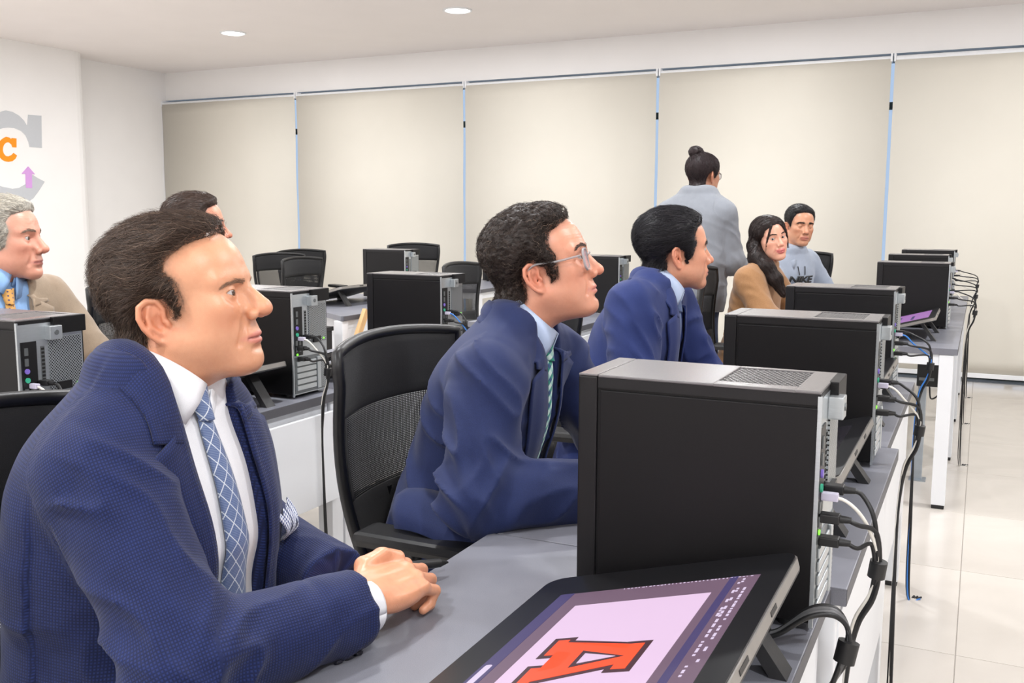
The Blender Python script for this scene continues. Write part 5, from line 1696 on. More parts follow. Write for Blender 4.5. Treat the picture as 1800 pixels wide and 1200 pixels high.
# ================================================================== people
# heads and joints placed from image pixels; all positions are metres in the room
def on_floor(p): return (float(p[0]), float(p[1]), 0.0)
def set_neck(hd, T, x=-0.005, z=0.545):
    hd.h['neck_end'] = tuple(hd.loc(T.w1(x, 0, z)[None])[0])
def start_person(name, label, T, hd, body, skin, res=0.003, hands=(), group=None, stubble=0.0, lip=(0.62, 0.30, 0.26), gaze=(1, 0, 0), iris=(0.06, 0.03, 0.015), brow=(0.05, 0.03, 0.02), browkw=None, core=True, hair=None):
    loc = on_floor(T.o)
    parts = []
    lo, hi = hd.c - 0.21 * hd.sc, hd.c + 0.19 * hd.sc
    V, Q = nets(lambda P: hd.sdf(P), lo, hi, res)
    parts.append((V, Q, head_tint(hd.loc(V), hd.h, skin, lip, stubble, hair)))
    if core:
        f = lambda P: body.shell(P, -0.016, False)
        mn = np.min(np.stack(body.sh + body.el + body.wr + [T.o]), 0) - 0.2; mx = np.max(np.stack(body.sh + body.el + body.wr + [T.w1(0, 0, .5)]), 0) + 0.2
        V, Q = nets(f, mn, mx, 0.022, 1)
        parts.append((V, Q, np.tile(np.asarray(skin), (len(V), 1))))
    for hf, hlo, hhi, hres in hands:
        V, Q = nets(hf, hlo, hhi, hres)
        n1 = vnoise(V * 70)[:, None] * 0.05 + vnoise(V * 260)[:, None] * 0.04
        parts.append((V, Q, np.clip(np.asarray(skin) * A3(1.0, 0.95, 0.95) * (1 + n1), 0, 1)))
    V, Q, C = merge(parts)
    root = link(name, np_mesh(name, V - np.asarray(loc), Q, {'tint': ('FLOAT_COLOR', C)}), 'skin', None, loc)
    tag(root, label, 'person', group)
    for s in (-1, 1):
        c = hd.world(eye_c(s, hd.h))[0]
        child_mesh('eye', root, *sph_mesh(c, 0.0124 * hd.sc, hd.R @ np.asarray(gaze, float), iris), 'eyeball')
    if brow is not None:
        v, q, c = brow_mesh(hd, brow, **(browkw or {}))
        n = len(v) // 2; nq = len(q) // 2
        child_mesh('eyebrow', root, v[:n], q[:nq], c[:n], 'hair'); child_mesh('eyebrow', root, v[n:], q[nq:] - n, c[n:], 'hair')
    return root
VPOLY = [(-0.085, 0.66), (0.085, 0.66), (0.068, 0.50), (0.064, 0.36), (0.058, 0.18), (0.045, 0.02), (0.0, -0.04), (-0.045, 0.02), (-0.058, 0.18), (-0.064, 0.36), (-0.068, 0.50)]
def suit(root, T, hd, body, mat, shirt_mat, tie, res=0.006, off=0.012, lapel=True, knot_z=0.478, tie_end=0.02, vpoly=VPOLY, hem=-0.12, cuffs=(0, 1), cuff_len=0.018, col_up=0.028, jcol=0.0, neck_r=(0.064, 0.062), labels=None, tie_y=(0.0, 0.0), collar_kw=None, shirt_fold=True):
    labels = labels or {}
    nb = T.w1(0.006, 0, 0.546)
    hb = hd.world(A3(-0.016, 0, -0.06))[0]
    ax = hb - nb; ax = ax / np.linalg.norm(ax)
    fwd = T.R @ A3(1, 0, 0)
    pts = np.stack(body.sh + body.el + body.wr + [T.o, T.w1(0.12, 0.1, -0.12), T.w1(-0.1, -0.1, -0.12), T.w1(0, 0, .6)])
    mn, mx = pts.min(0) - 0.13, pts.max(0) + 0.11
    def fj(P):
        q = T.loc(P)
        def cut(ft, q):
            ft = smax(ft, hem - q[:, 2], 0.01)
            v = np.maximum(poly2(q[:, 1], q[:, 2], vpoly), -q[:, 0])
            ft = smax(ft, -v, 0.005)
            return smax(ft, -cone(P, nb - ax * 0.03, nb + ax * 0.2, neck_r[0] + 0.008, neck_r[0] + 0.012), 0.006)
        return body.shell(P, off, True, q, cut)
    jk = garment('jacket', root, fj, mn, mx, res, body.uv, mat, labels.get('jacket'))
    # shirt front inside the opening
    V2 = [(y * 1.0 + np.sign(y) * 0.028, z + (0.03 if z < 0.1 else 0)) for y, z in vpoly]
    V2[0] = (-0.09, 0.60); V2[1] = (0.09, 0.60)
    def fs0(P, q=None):
        q = T.loc(P) if q is None else q
        f = body.trunk(P, off - 0.011, q)
        if shirt_fold: f = f - 0.0012 * np.sin(q[:, 2] * 55 + 30 * np.abs(q[:, 1]) + 2 * vnoise(P * 12))
        return f
    def fs(P):
        q = T.loc(P)
        f = fs0(P, q)
        f = smax(f, np.maximum(poly2(q[:, 1], q[:, 2], V2), -q[:, 0] - 0.02), 0.004)
        return smax(f, q[:, 2] - 0.575, 0.004)
    c = T.w1(0.05, 0, 0.28)
    garment('shirt', root, fs, T.w1(0.05, 0, 0.28) - A3(0.25, 0.25, 0.34), T.w1(0.05, 0, 0.28) + A3(0.25, 0.25, 0.36), max(res * 0.8, 0.005), lambda P: T.loc(P)[:, 1:], shirt_mat, labels.get('shirt'))
    collar('shirt_collar', root, nb + ax * col_up, ax, fwd, neck_r[0], neck_r[1], shirt_mat, **(collar_kw or {}))
    # tie
    if tie:
        fr = lambda P: fs0(P)
        n = 40
        z = np.linspace(knot_z - 0.022, tie_end, n)
        t = np.linspace(0, 1, n)
        hw = 0.0135 + 0.026 * t ** 0.8
        yc = tie_y[0] + (tie_y[1] - tie_y[0]) * t
        P = drape_grid(T, fr, np.stack([yc - hw, z], 1), np.stack([yc + hw, z], 1), 9, 0.0045, 0.006)
        uv = np.stack([np.linspace(-1, 1, 9)[None] * hw[:, None], np.repeat((knot_z - z)[:, None], 9, 1)], 2)
        tb = sheet('tie', root, P, 0.0035, tie, uv, labels.get('tie'))
        zk = np.linspace(knot_z + 0.020, knot_z - 0.024, 12)
        hk = np.interp(zk, [knot_z - 0.024, knot_z - 0.01, knot_z + 0.02], [0.0125, 0.0165, 0.0205])
        yk = np.full(12, tie_y[0])
        P = drape_grid(T, fr, np.stack([yk - hk, zk], 1), np.stack([yk + hk, zk], 1), 9, 0.006, 0.010)
        uv = np.stack([np.linspace(-1, 1, 9)[None] * hk[:, None], np.repeat((0.013 - zk)[:, None], 9, 1)], 2)
        sheet('tie_knot', root, P, 0.005, tie, uv, parent=tb)
    if lapel:
        fo = lambda P: body.front(P, off)
        def settle(X, o, n=7):
            for _ in range(n):
                v = fo(X); g = grad(fo, X, 1e-3, v)
                X = X - g * np.clip(v - o, -0.03, 0.03)[:, None] * 0.9
            return X
        axn = ax; fw = fwd - axn * (fwd @ axn); fw /= np.linalg.norm(fw); lf = np.cross(axn, fw)
        vz = np.array([p[1] for p in vpoly[1:7]])[::-1]; vy = np.array([p[0] for p in vpoly[1:7]])[::-1]
        def ribbon(I, O, name):
            m = 9
            rows = []
            for k in range(m):
                t = k / (m - 1)
                X = I * (1 - t) + O * t
                lift = 0.0055 + 0.004 * math.sin(math.pi * min(1, t * 1.3)) 
                if k > 0:
                    Y = settle(X.copy(), lift)
                    X = np.where((fo(X) < lift)[:, None], Y, X if k < m - 1 else Y)
                rows.append(X)
            return np.stack(rows, 1)
        for s in (-1, 1):
            ph = np.linspace(math.pi, 0.85, 13); t = (math.pi - ph) / (math.pi - 0.85)
            rr = neck_r[0] + 0.010
            h = 0.026 + jcol - 0.022 * t ** 1.6
            rad = np.cos(ph)[:, None] * fw[None] + s * np.sin(ph)[:, None] * lf[None]
            RI = nb + axn * h[:, None] + rad * rr
            wd = 0.040 + 0.014 * t
            RO = nb + axn * (h - 0.036 - 0.030 * t)[:, None] + rad * (rr + 0.022 + 0.034 * t)[:, None]
            RO = settle(RO, 0.006)
            def vpart(z, w, dz):
                y = np.interp(z, vz, vy) - 0.003
                I = drape_grid(T, fo, np.stack([s * y, z], 1), np.stack([s * y, z], 1), 2, 0.0085, x0=0.24)[:, 0]
                O = drape_grid(T, fo, np.stack([s * (y + w), z + dz], 1), np.stack([s * (y + w), z + dz], 1), 2, 0.006, x0=0.24)[:, 0]
                return I, O
            z1 = np.linspace(0.545, 0.504, 6)
            I1, O1 = vpart(z1, np.linspace(0.050, 0.062, 6), np.linspace(0.002, 0.012, 6))
            P = ribbon(np.concatenate([RI, I1]), np.concatenate([RO, O1]), 'c')
            for _ in range(8): P[1:-1] = 0.25 * P[:-2] + 0.5 * P[1:-1] + 0.25 * P[2:]
            sheet('jacket_collar', root, P if s > 0 else P[:, ::-1], 0.0035, mat)
            z2 = np.linspace(0.530, 0.045, 28)
            w2 = np.interp(z2, [0.045, 0.10, 0.22, 0.34, 0.43, 0.490, 0.530], [0.003, 0.018, 0.042, 0.062, 0.076, 0.084, 0.078])
            d2 = np.interp(z2, [0.045, 0.44, 0.530], [0.0, -0.004, -0.034])
            I2, O2 = vpart(z2, w2, d2)
            P = ribbon(I2, O2, 'l')
            for _ in range(3): P[1:-1] = 0.25 * P[:-2] + 0.5 * P[1:-1] + 0.25 * P[2:]
            sheet('lapel', root, P if s > 0 else P[:, ::-1], 0.0035, mat)
    # shirt cuffs
    for i in cuffs:
        d = body.wr[i] - body.el[i]; d = d / np.linalg.norm(d)
        r = body.rf[1] * T.k - 0.001
        a = np.cross(d, A3(0, 0, 1)); a /= np.linalg.norm(a); b = np.cross(d, a)
        n = 28
        rows = []
        for t_, rr in ((-0.03, r), (0.0, r - 0.001), (cuff_len - 0.004, r - 0.003), (cuff_len, r - 0.005), (cuff_len - 0.001, r - 0.008), (0.0, r - 0.010)):
            rows.append([body.wr[i] + d * t_ + (a * math.cos(p) + b * math.sin(p)) * rr for p in np.linspace(0, 2 * math.pi, n)])
        P = np.array(rows)
        sheet('shirt_cuff', root, P, 0.0012, shirt_mat)
    return jk
def legs(root, T, hipw, knees, ankles, mat, res=0.010, r=(0.088, 0.064, 0.060, 0.046), shoe=True, shoe_dir=(1, 0, 0), top=None, seat=True):
    """trousers as one garment, a shoe at each ankle"""
    hips = [T.w1(0.0, s * hipw, -0.03) for s in (-1, 1)]
    def f(P):
        g = ell(P, T.w1(0.0, 0, -0.045), (0.13, 0.17, 0.09), T.R) if seat else None
        for i in (0, 1):
            a = cone(P, hips[i], knees[i], r[0], r[1]); b = cone(P, knees[i], ankles[i], r[2], r[3])
            w = smin(a, b, 0.03)
            w = w - 0.003 * np.sin(40 * (P @ A3(0.5, 0.3, 0.8)) + 3 * vnoise(P * 9))
            g = w if g is None else smin(g, w, 0.04)
        return smax(g, np.min(np.stack(ankles), 0)[2] - 0.02 - P[:, 2], 0.004)
    pts = np.stack(hips + list(knees) + list(ankles) + [T.o])
    garment('trousers', root, f, pts.min(0) - 0.17, pts.max(0) + 0.17, res, lambda P: P[:, 1:], mat, newton=1)
    if shoe:
        d = np.asarray(shoe_dir, float); d = d / np.linalg.norm(d)
        l = np.cross(A3(0, 0, 1), d)
        R = np.stack([d, l, A3(0, 0, 1)], 1)
        for i in (0, 1):
            c = np.array([ankles[i][0], ankles[i][1], 0.0])
            def fs(P):
                q = (P - c) @ R
                g = ell(q, (0.075, 0, 0.035), (0.135, 0.048, 0.040))
                g = smin(g, ell(q, (-0.01, 0, 0.06), (0.06, 0.042, 0.06)), 0.03)
                return smax(g, 0.002 - q[:, 2], 0.003)
            V, Q = nets(fs, c - 0.24, c + A3(0.24, 0.24, 0.16), 0.008, 1)
            link('shoe', np_mesh('shoe', V - np.asarray(root.location), Q), 'shoe_black', root)
def box_of(pts, m): 
    P = np.stack([np.asarray(p, float) for p in pts]); return P.min(0) - m, P.max(0) + m

# ------------------------------------------------------------------ man with the lattice tie, resting his hand on the desk
def man_lattice():
    T = Torso((-1.105, 0.985, 0.545), 6, 3, 0, curve=0.13, kw=1.0, kd=0.97, belly=0.06, hump=0.012, chest=0.028)
    hd = Head((-1.022, 1.040, 1.204), 21, 9, 0, 0.95, sz=0.985, nose=0.005, dbl=0.004, jaw=0.006, cheek=0.003, eyeopen=0.88, wrinkle=0.05, nosew=1.3, nosez=0.003, lip=0.78, muzzle=-0.003, neck=0.062, neckb=0.068, ear=1.06, earz=-0.004)
    set_neck(hd, T)
    sh = [(-0.985, 0.850, 1.018), (-1.125, 1.180, 1.025)]
    el = [(-0.830, 0.815, 0.808), (-1.120, 1.235, 0.815)]
    wr = [(-0.752, 1.058, 0.798), (-0.842, 1.135, 0.795)]
    B = Body(T, sh, el, wr, ru=(0.058, 0.055), rf=(0.055, 0.041), seed=1.3, fold=2.3, shr=0.050)
    curl = [(14, 76, 50), (16, 82, 55), (18, 86, 58), (20, 92, 62)]
    th = [(0.040, 0.046, 0.006), (0.072, 0.043, 0.016), (0.100, 0.032, 0.012)]
    hr = lambda P: hand_sdf(P, A3(-0.746, 1.088, 0.812), A3(0.06, 1.0, -0.06), A3(0.30, -0.10, 1.0), curl, th, 1.06, 1)
    hl = lambda P: hand_sdf(P, A3(-0.815, 1.095, 0.797), A3(0.25, -1.0, -0.1), A3(-0.1, 0, 1.0), curl, th, 1.0, -1)
    HP = [(0.088, 0.124), (0.070, 0.106), (0.044, 0.098), (0.020, 0.084), (0.010, 0.066), (0.028, 0.046), (0.030, 0.018), (0.024, 0.004), (0.016, 0.0), (0.004, 0.024), (-0.016, 0.030), (-0.036, 0.010), (-0.034, -0.02), (-0.036, -0.048), (-0.10, -0.068), (-0.15, -0.05), (-0.16, 0.1), (-0.06, 0.2), (0.07, 0.18), (0.105, 0.14)]
    skin = lin((224, 163, 128))
    root = start_person('person', 'man in a textured blue suit and lattice tie, hand with pen on desk', T, hd, B, skin, 0.0024,
                        [(hr, A3(-0.85, 1.02, 0.72), A3(-0.62, 1.34, 0.87), 0.0022), (hl, A3(-0.93, 0.88, 0.72), A3(-0.70, 1.18, 0.87), 0.004)],
                        stubble=0.10, lip=lin((214, 130, 120)), gaze=(1, -0.05, 0.02), brow=lin((150, 118, 96)), browkw=dict(thick=0.9, n=120, arch=0.0015, dz=-0.005, length=0.009), iris=lin((80, 50, 30)), hair=(HP, lin((70, 55, 46))))
    def cap_(q, a, b):
        th = 0.008 + 0.010 * np.clip(q[:, 2] / 0.1, 0, 1) + 0.006 * np.clip(-q[:, 0] / 0.1, 0, 1)
        th = th + 0.0025 * vnoise(q * A3(30, 45, 45))
        e = poly2(q[:, 0], q[:, 2], HP)
        f = head_sdf(q, hd.h, False) - th * np.clip(a - e / 0.022, b, 1)
        return smax(f, e, 0.006)
    cap = lambda q: cap_(q, 0.15, 0.08)
    capm = lambda q: cap_(q, -0.35, -0.4)
    def comb(q):
        n = len(q)
        d = np.stack([-np.ones(n), 0.30 * np.sign(q[:, 1]) * np.ones(n), -0.05 - 1.1 * np.clip((0.07 - q[:, 2]) / 0.08, 0, 1.5)], 1)
        d[:, 0] *= np.clip(1.2 - np.clip((0.02 - q[:, 2]) / 0.06, 0, 1), 0.35, 2)
        d += 0.5 * np.stack([vnoise(q * 22), vnoise(q * 22 + 7), vnoise(q * 22 + 13)], 1)
        return d
    hm = hair_mesh(hd, cap, hd.c - 0.22, hd.c + 0.22, 0.0032, comb, 11800, 0.045, lin((72, 57, 48)), seed=3, fmesh=capm, lift=0.009, width=0.00034, jitter=0.4, steps=6, poly=HP, grey=(0.12, lin((130, 108, 92))))
    child_mesh('hair', root, *hm, 'hair')
    suit(root, T, hd, B, 'suit_waffle', 'shirt_white', 'tie_lattice', res=0.0055, knot_z=0.545, labels={'tie': 'blue tie with a pale diamond lattice'}, neck_r=(0.068, 0.066), cuff_len=0.028, cuffs=(0,), col_up=0.004, jcol=0.012, collar_kw=dict(h_back=0.036, h_front=0.024, drop_front=-0.044))
    legs(root, T, 0.095, [A3(-0.72, 0.86, 0.50), A3(-0.72, 1.12, 0.50)], [A3(-0.62, 0.86, 0.09), A3(-0.62, 1.12, 0.09)], 'trouser_navy')
    # folded square in the breast pocket
    fo = lambda P: B.front(P, 0.012)
    for k, (y, z, dy, dz) in enumerate(((0.118, 0.318, -0.012, 0.040), (0.128, 0.316, 0.010, 0.046), (0.140, 0.318, 0.026, 0.036))):
        n = 12
        base = np.stack([np.full(n, y) - 0.008 + 0.016 * np.linspace(0, 1, n), np.full(n, z)], 1)
        tip = base + A3(dy, dz)[None] + np.stack([np.linspace(-0.008, 0.010, n), 0.008 * np.sin(np.linspace(0, 9, n))], 1)
        P = drape_grid(T, fo, base, tip, 8, 0.008 + 0.003 * k, 0.010)
        sheet('pocket_square', root, P, 0.0015, 'pocket_check', label='blue and white checked pocket square' if k == 0 else None)
    # sleeve buttons
    d = B.wr[0] - B.el[0]; d = d / np.linalg.norm(d)
    for k in range(3):
        p = B.wr[0] - d * (0.018 + 0.017 * k)
        o = A3(0.55, -0.15, -0.80); o = o - d * (o @ d); o /= np.linalg.norm(o)
        fA = lambda t: B.arm((p + o * t)[None], 0, 0.012)[0]
        t = 0.03
        for _ in range(20): t -= fA(t) * 0.8
        q = p + o * (t + 0.001) - np.asarray(root.location)
        MB().cyl(tuple(q), tuple(q + o * 0.003), 0.0068, 0.0058, n=14).build('sleeve_button', 'button_dark', root)
    return root
man_lattice()
# pen under the hand
r = empty('stylus_pen', (-0.856, 1.222, 0.782))
_d = Vector((0.092, 0.125, -0.012)).normalized()
MB().tube([_d * 0.004, _d * 0.05], [0.0062, 0.0066], 12).build('pen_grip_end', 'plug_clear', r)
MB().tube([_d * -0.006, _d * 0.004], [0.003, 0.0045], 10).build('pen_cap', 'cable_black', r)
MB().tube([_d * 0.05, _d * 0.10, _d * 0.125, _d * 0.138], [0.0066, 0.0080, 0.0078, 0.0070], 12).build('pen_barrel', 'cable_black', r)
MB().tube([_d * 0.138, _d * 0.139, _d * 0.152], [0.0068, 0.0062, 0.0014], 12).build('pen_tip', 'vent_dark', r)
tag(r, 'black stylus pen held under the resting hand on the desk', 'pen')

# ------------------------------------------------------------------ shared hair tools
def cap_fn(hd, HP, th_fn, edge=0.022, k=0.006, lump=0.0, a=0.25, b=0.1):
    def cap(q):
        th = th_fn(q)
        if lump: th = th + lump * vnoise(q * 40)
        e = poly2(q[:, 0], q[:, 2], HP)
        f = head_sdf(q, hd.h, False) - th * np.clip(a - e / edge, b, 1)
        return smax(f, e, k)
    return cap
def comb_back(down=1.0, side=0.3, noise=0.4, ns=22):
    def comb(q):
        n = len(q)
        d = np.stack([-np.ones(n), side * np.sign(q[:, 1]), -0.05 - down * np.clip((0.07 - q[:, 2]) / 0.08, 0, 1.5)], 1)
        d[:, 0] *= np.clip(1.2 - np.clip((0.02 - q[:, 2]) / 0.06, 0, 1), 0.35, 2)
        return d + noise * np.stack([vnoise(q * ns), vnoise(q * ns + 7), vnoise(q * ns + 13)], 1)
    return comb
HP_SHORT = [(0.095, 0.112), (0.080, 0.098), (0.056, 0.086), (0.046, 0.066), (0.052, 0.040), (0.044, 0.016), (0.036, -0.008), (0.022, -0.012), (0.012, 0.018), (-0.014, 0.030), (-0.036, 0.010), (-0.036, -0.02), (-0.042, -0.052), (-0.10, -0.068), (-0.15, -0.05), (-0.16, 0.1), (-0.06, 0.2), (0.07, 0.19), (0.12, 0.14)]
pmat('glasses_clear', lin((214, 212, 214)), 0.12, trans=0.55, noise=0.02)
pmat('glasses_dark', lin((40, 36, 34)), 0.25, noise=0.05)
def _lens():
    m, nt, b = _new('glasses_lens')
    b.inputs['Base Color'].default_value = (0.80, 0.78, 0.95, 1)
    b.inputs['Roughness'].default_value = 0.03
    b.inputs['Alpha'].default_value = 0.22
    nz = N(nt, 'ShaderNodeTexNoise', i_Scale=30.0)
    r = ramp(nt, [(0.3, (0.70, 0.66, 0.95)), (0.7, (0.85, 0.85, 1.0))], nz.outputs['Fac'])
    L(nt, r.outputs[0], b.inputs['Base Color'])
_lens()
def glasses(root, hd, mat, r=0.0021, w=0.050, h=0.038, x=0.101, z=0.012, label=None):
    rel = lambda q: [tuple(v) for v in hd.world(np.asarray(q, float)) - np.asarray(root.location)]
    fr = None
    for s in (-1, 1):
        ol = [(a - w / 2, b - h / 2) for a, b in rrect(w, h, 0.014, 4)]
        pts = [(x - 0.30 * abs(s * 0.034 + a) ** 2 * 4, s * 0.034 + a, z + b) for a, b in ol]
        m = MB().tube(rel(pts + [pts[0]]), r * hd.sc, 7)
        if fr is None:
            bz = [(x + 0.001, -0.010, z + 0.008), (x + 0.005, 0, z + 0.011), (x + 0.001, 0.010, z + 0.008)]
            m.tube(rel(bz), r * 1.2, 7)
            fr = m.build('glasses', mat, root)
            if label: fr['label'] = label
        else:
            m.build('glasses_rim', mat, fr)
        bm = MB()
        n = len(pts)
        front = rel([(p[0] + 0.0006, p[1], p[2]) for p in pts]); back = rel([(p[0] - 0.0008, p[1], p[2]) for p in pts])
        bm.add(front + back, [tuple(range(n)), tuple(range(2 * n - 1, n - 1, -1))] + [(i, (i + 1) % n, n + (i + 1) % n, n + i) for i in range(n)])
        bm.build('lens', 'glasses_lens', fr)
        tmp = [(x - 0.012, s * 0.060, z + 0.010), (x - 0.020, s * 0.069, z + 0.010), (0.04, s * 0.0765, z + 0.009), (0.0, s * 0.0795, z + 0.012), (-0.018, s * 0.080, z + 0.006), (-0.030, s * 0.079, z - 0.014)]
        MB().tube(rel([tuple(v) for v in bez(tmp, 4)]), r * 0.85 * hd.sc, 6).build('temple', mat, fr)
    return fr
CURL_REST = [(30, 40, 25), (32, 45, 30), (36, 48, 30), (40, 50, 30)]
TH_REST = [(0.038, 0.044, -0.004), (0.068, 0.050, -0.008), (0.090, 0.044, -0.012)]
def rest_hands(B, res=0.0045):
    out = []
    for i, side in ((0, 1), (1, -1)):
        d = B.wr[i] - B.el[i]; d = d / np.linalg.norm(d)
        w = B.wr[i] + d * 0.03
        f = (lambda w_, d_, s_: (lambda P: hand_sdf(P, w_, A3(d_[0], d_[1], -0.08), A3(0, 0, 1), CURL_REST, TH_REST, 0.95, s_)))(w, d, side)
        out.append((f, *box_of([w - d * 0.06, w + d * 0.18], 0.07), res))
    return out

# ------------------------------------------------------------------ man in clear glasses
def man_glasses():
    T = Torso((-1.075, 1.865, 0.562), 10, 15, 0, curve=0.10, kw=0.98, kd=1.0)
    hd = Head((-0.855, 1.925, 1.216), 18, 13, 0, 1.0, lip=0.72, muzzle=-0.003, nose=0.003, jaw=0.002, dbl=0.004, eyeopen=0.8, wrinkle=0.7, neck=0.058, neckb=0.064)
    set_neck(hd, T)
    B = Body(T, [(-0.875, 1.705, 1.020), (-0.905, 2.085, 1.020)], [(-0.845, 1.590, 0.806), (-0.82, 2.22, 0.806)], [(-0.625, 1.775, 0.795), (-0.61, 2.06, 0.795)], ru=(0.063, 0.056), rf=(0.056, 0.042), seed=4.1, fold=3.5)
    skin = lin((226, 160, 132))
    HP = [(0.086, 0.116), (0.066, 0.100), (0.036, 0.086), (0.030, 0.060), (0.040, 0.036), (0.040, 0.010), (0.036, -0.014), (0.022, -0.018), (0.012, 0.016), (-0.014, 0.030), (-0.036, 0.010), (-0.036, -0.02), (-0.042, -0.052), (-0.10, -0.070), (-0.15, -0.05), (-0.16, 0.1), (-0.06, 0.2), (0.07, 0.19), (0.11, 0.14)]
    root = start_person('person', 'man in a navy suit and clear glasses, looking up, green checked tie', T, hd, B, skin, 0.003, rest_hands(B), stubble=0.18, lip=lin((206, 124, 114)), gaze=(1, 0, 0.12), brow=lin((70, 50, 42)), browkw=dict(thick=1.1, n=120, dz=0.003), iris=lin((80, 50, 30)), hair=(HP, lin((50, 39, 34))))
    tf = lambda q: 0.010 + 0.012 * np.clip(q[:, 2] / 0.1, 0, 1) + 0.006 * np.clip(-q[:, 0] / 0.1, 0, 1)
    cap = cap_fn(hd, HP, tf, lump=0.004); capm = cap_fn(hd, HP, tf, lump=0.004, a=-0.25, b=-0.3)
    hm = hair_mesh(hd, cap, hd.c - 0.22, hd.c + 0.22, 0.0036, comb_back(0.8, 0.3, 1.2, 40), 5500, 0.026, lin((50, 39, 34)), seed=5, lift=0.006, width=0.00055, jitter=0.7, curl=0.0026, curlf=60, steps=8, cap_noise=0.003, poly=HP, fmesh=capm, grey=(0.08, lin((120, 104, 92))))
    child_mesh('hair', root, *hm, 'hair')
    suit(root, T, hd, B, 'suit_navy', 'shirt_blue', 'tie_plaid', res=0.006, knot_z=0.540, neck_r=(0.065, 0.063), labels={'tie': 'green, white and navy checked tie'})
    legs(root, T, 0.095, [A3(-0.66, 1.74, 0.51), A3(-0.66, 2.02, 0.51)], [A3(-0.60, 1.74, 0.09), A3(-0.60, 2.02, 0.09)], 'trouser_navy')
    glasses(root, hd, 'glasses_clear', 0.0028, h=0.044, w=0.052, label='clear plastic glasses')
    # jacket skirt spread over the chair arm
    n = 16
    t = np.linspace(0, 1, n)
    top = np.stack([-1.05 + 0.28 * t, 1.66 - 0.02 * np.sin(t * 3), 0.775 - 0.05 * t + 0.012 * np.sin(t * 7)], 1)
    midl = np.stack([-1.04 + 0.28 * t, 1.60 - 0.02 * t, 0.748 - 0.035 * t + 0.010 * np.sin(t * 6 + 1)], 1)
    low = np.stack([-1.02 + 0.28 * t, 1.575 - 0.02 * t, 0.722 - 0.03 * t + 0.006 * np.sin(t * 8)], 1)
    sheet('jacket_skirt', root, np.stack([top + A3(0, 0.05, 0.0), top, (top + midl) / 2 + A3(0, -0.008, 0.008), midl, low], 1), 0.004, 'suit_navy')
    return root
man_glasses()

# ------------------------------------------------------------------ man with slick black hair
def man_slick():
    T = Torso((-1.045, 2.790, 0.585), 8, 14, 0, curve=0.10, kw=0.98)
    hd = Head((-0.838, 2.854, 1.222), 34, 2, 0, 0.98, jaw=0.002, nose=0.002, neck=0.057, neckb=0.064)
    set_neck(hd, T)
    B = Body(T, [(-0.890, 2.640, 1.085), (-0.900, 3.010, 1.080)], [(-0.850, 2.550, 0.806), (-0.80, 3.10, 0.806)], [(-0.66, 2.74, 0.795), (-0.62, 2.93, 0.795)], ru=(0.063, 0.056), rf=(0.056, 0.042), seed=2.2, fold=2.8)
    skin = lin((222, 158, 128))
    root = start_person('person', 'man in a blue suit with slick black hair combed back', T, hd, B, skin, 0.0038, rest_hands(B), stubble=0.35, lip=lin((196, 120, 110)), brow=lin((26, 20, 20)), browkw=dict(thick=1.4, n=120), iris=lin((50, 32, 22)), hair=(HP_SHORT, lin((24, 22, 25))))
    tf = lambda q: 0.007 + 0.013 * np.clip(q[:, 2] / 0.1, 0, 1) + 0.004 * np.clip(-q[:, 0] / 0.1, 0, 1)
    cap = cap_fn(hd, HP_SHORT, tf); capm = cap_fn(hd, HP_SHORT, tf, a=-0.25, b=-0.3)
    hm = hair_mesh(hd, cap, hd.c - 0.22, hd.c + 0.22, 0.0038, comb_back(0.8, 0.15, 0.25, 14), 6000, 0.055, lin((26, 24, 28)), seed=7, lift=0.006, width=0.0007, jitter=0.18, poly=HP_SHORT, fmesh=capm, cvar=(0.4, 3.0))
    child_mesh('hair', root, *hm, 'hair')
    suit(root, T, hd, B, 'suit_blue', 'shirt_blue', 'tie_slate', res=0.008, knot_z=0.540, neck_r=(0.064, 0.062), labels={'tie': 'slate blue tie'})
    legs(root, T, 0.095, [A3(-0.66, 2.66, 0.51), A3(-0.66, 2.94, 0.51)], [A3(-0.60, 2.66, 0.09), A3(-0.60, 2.94, 0.09)], 'trouser_navy', res=0.012)
    return root
man_slick()

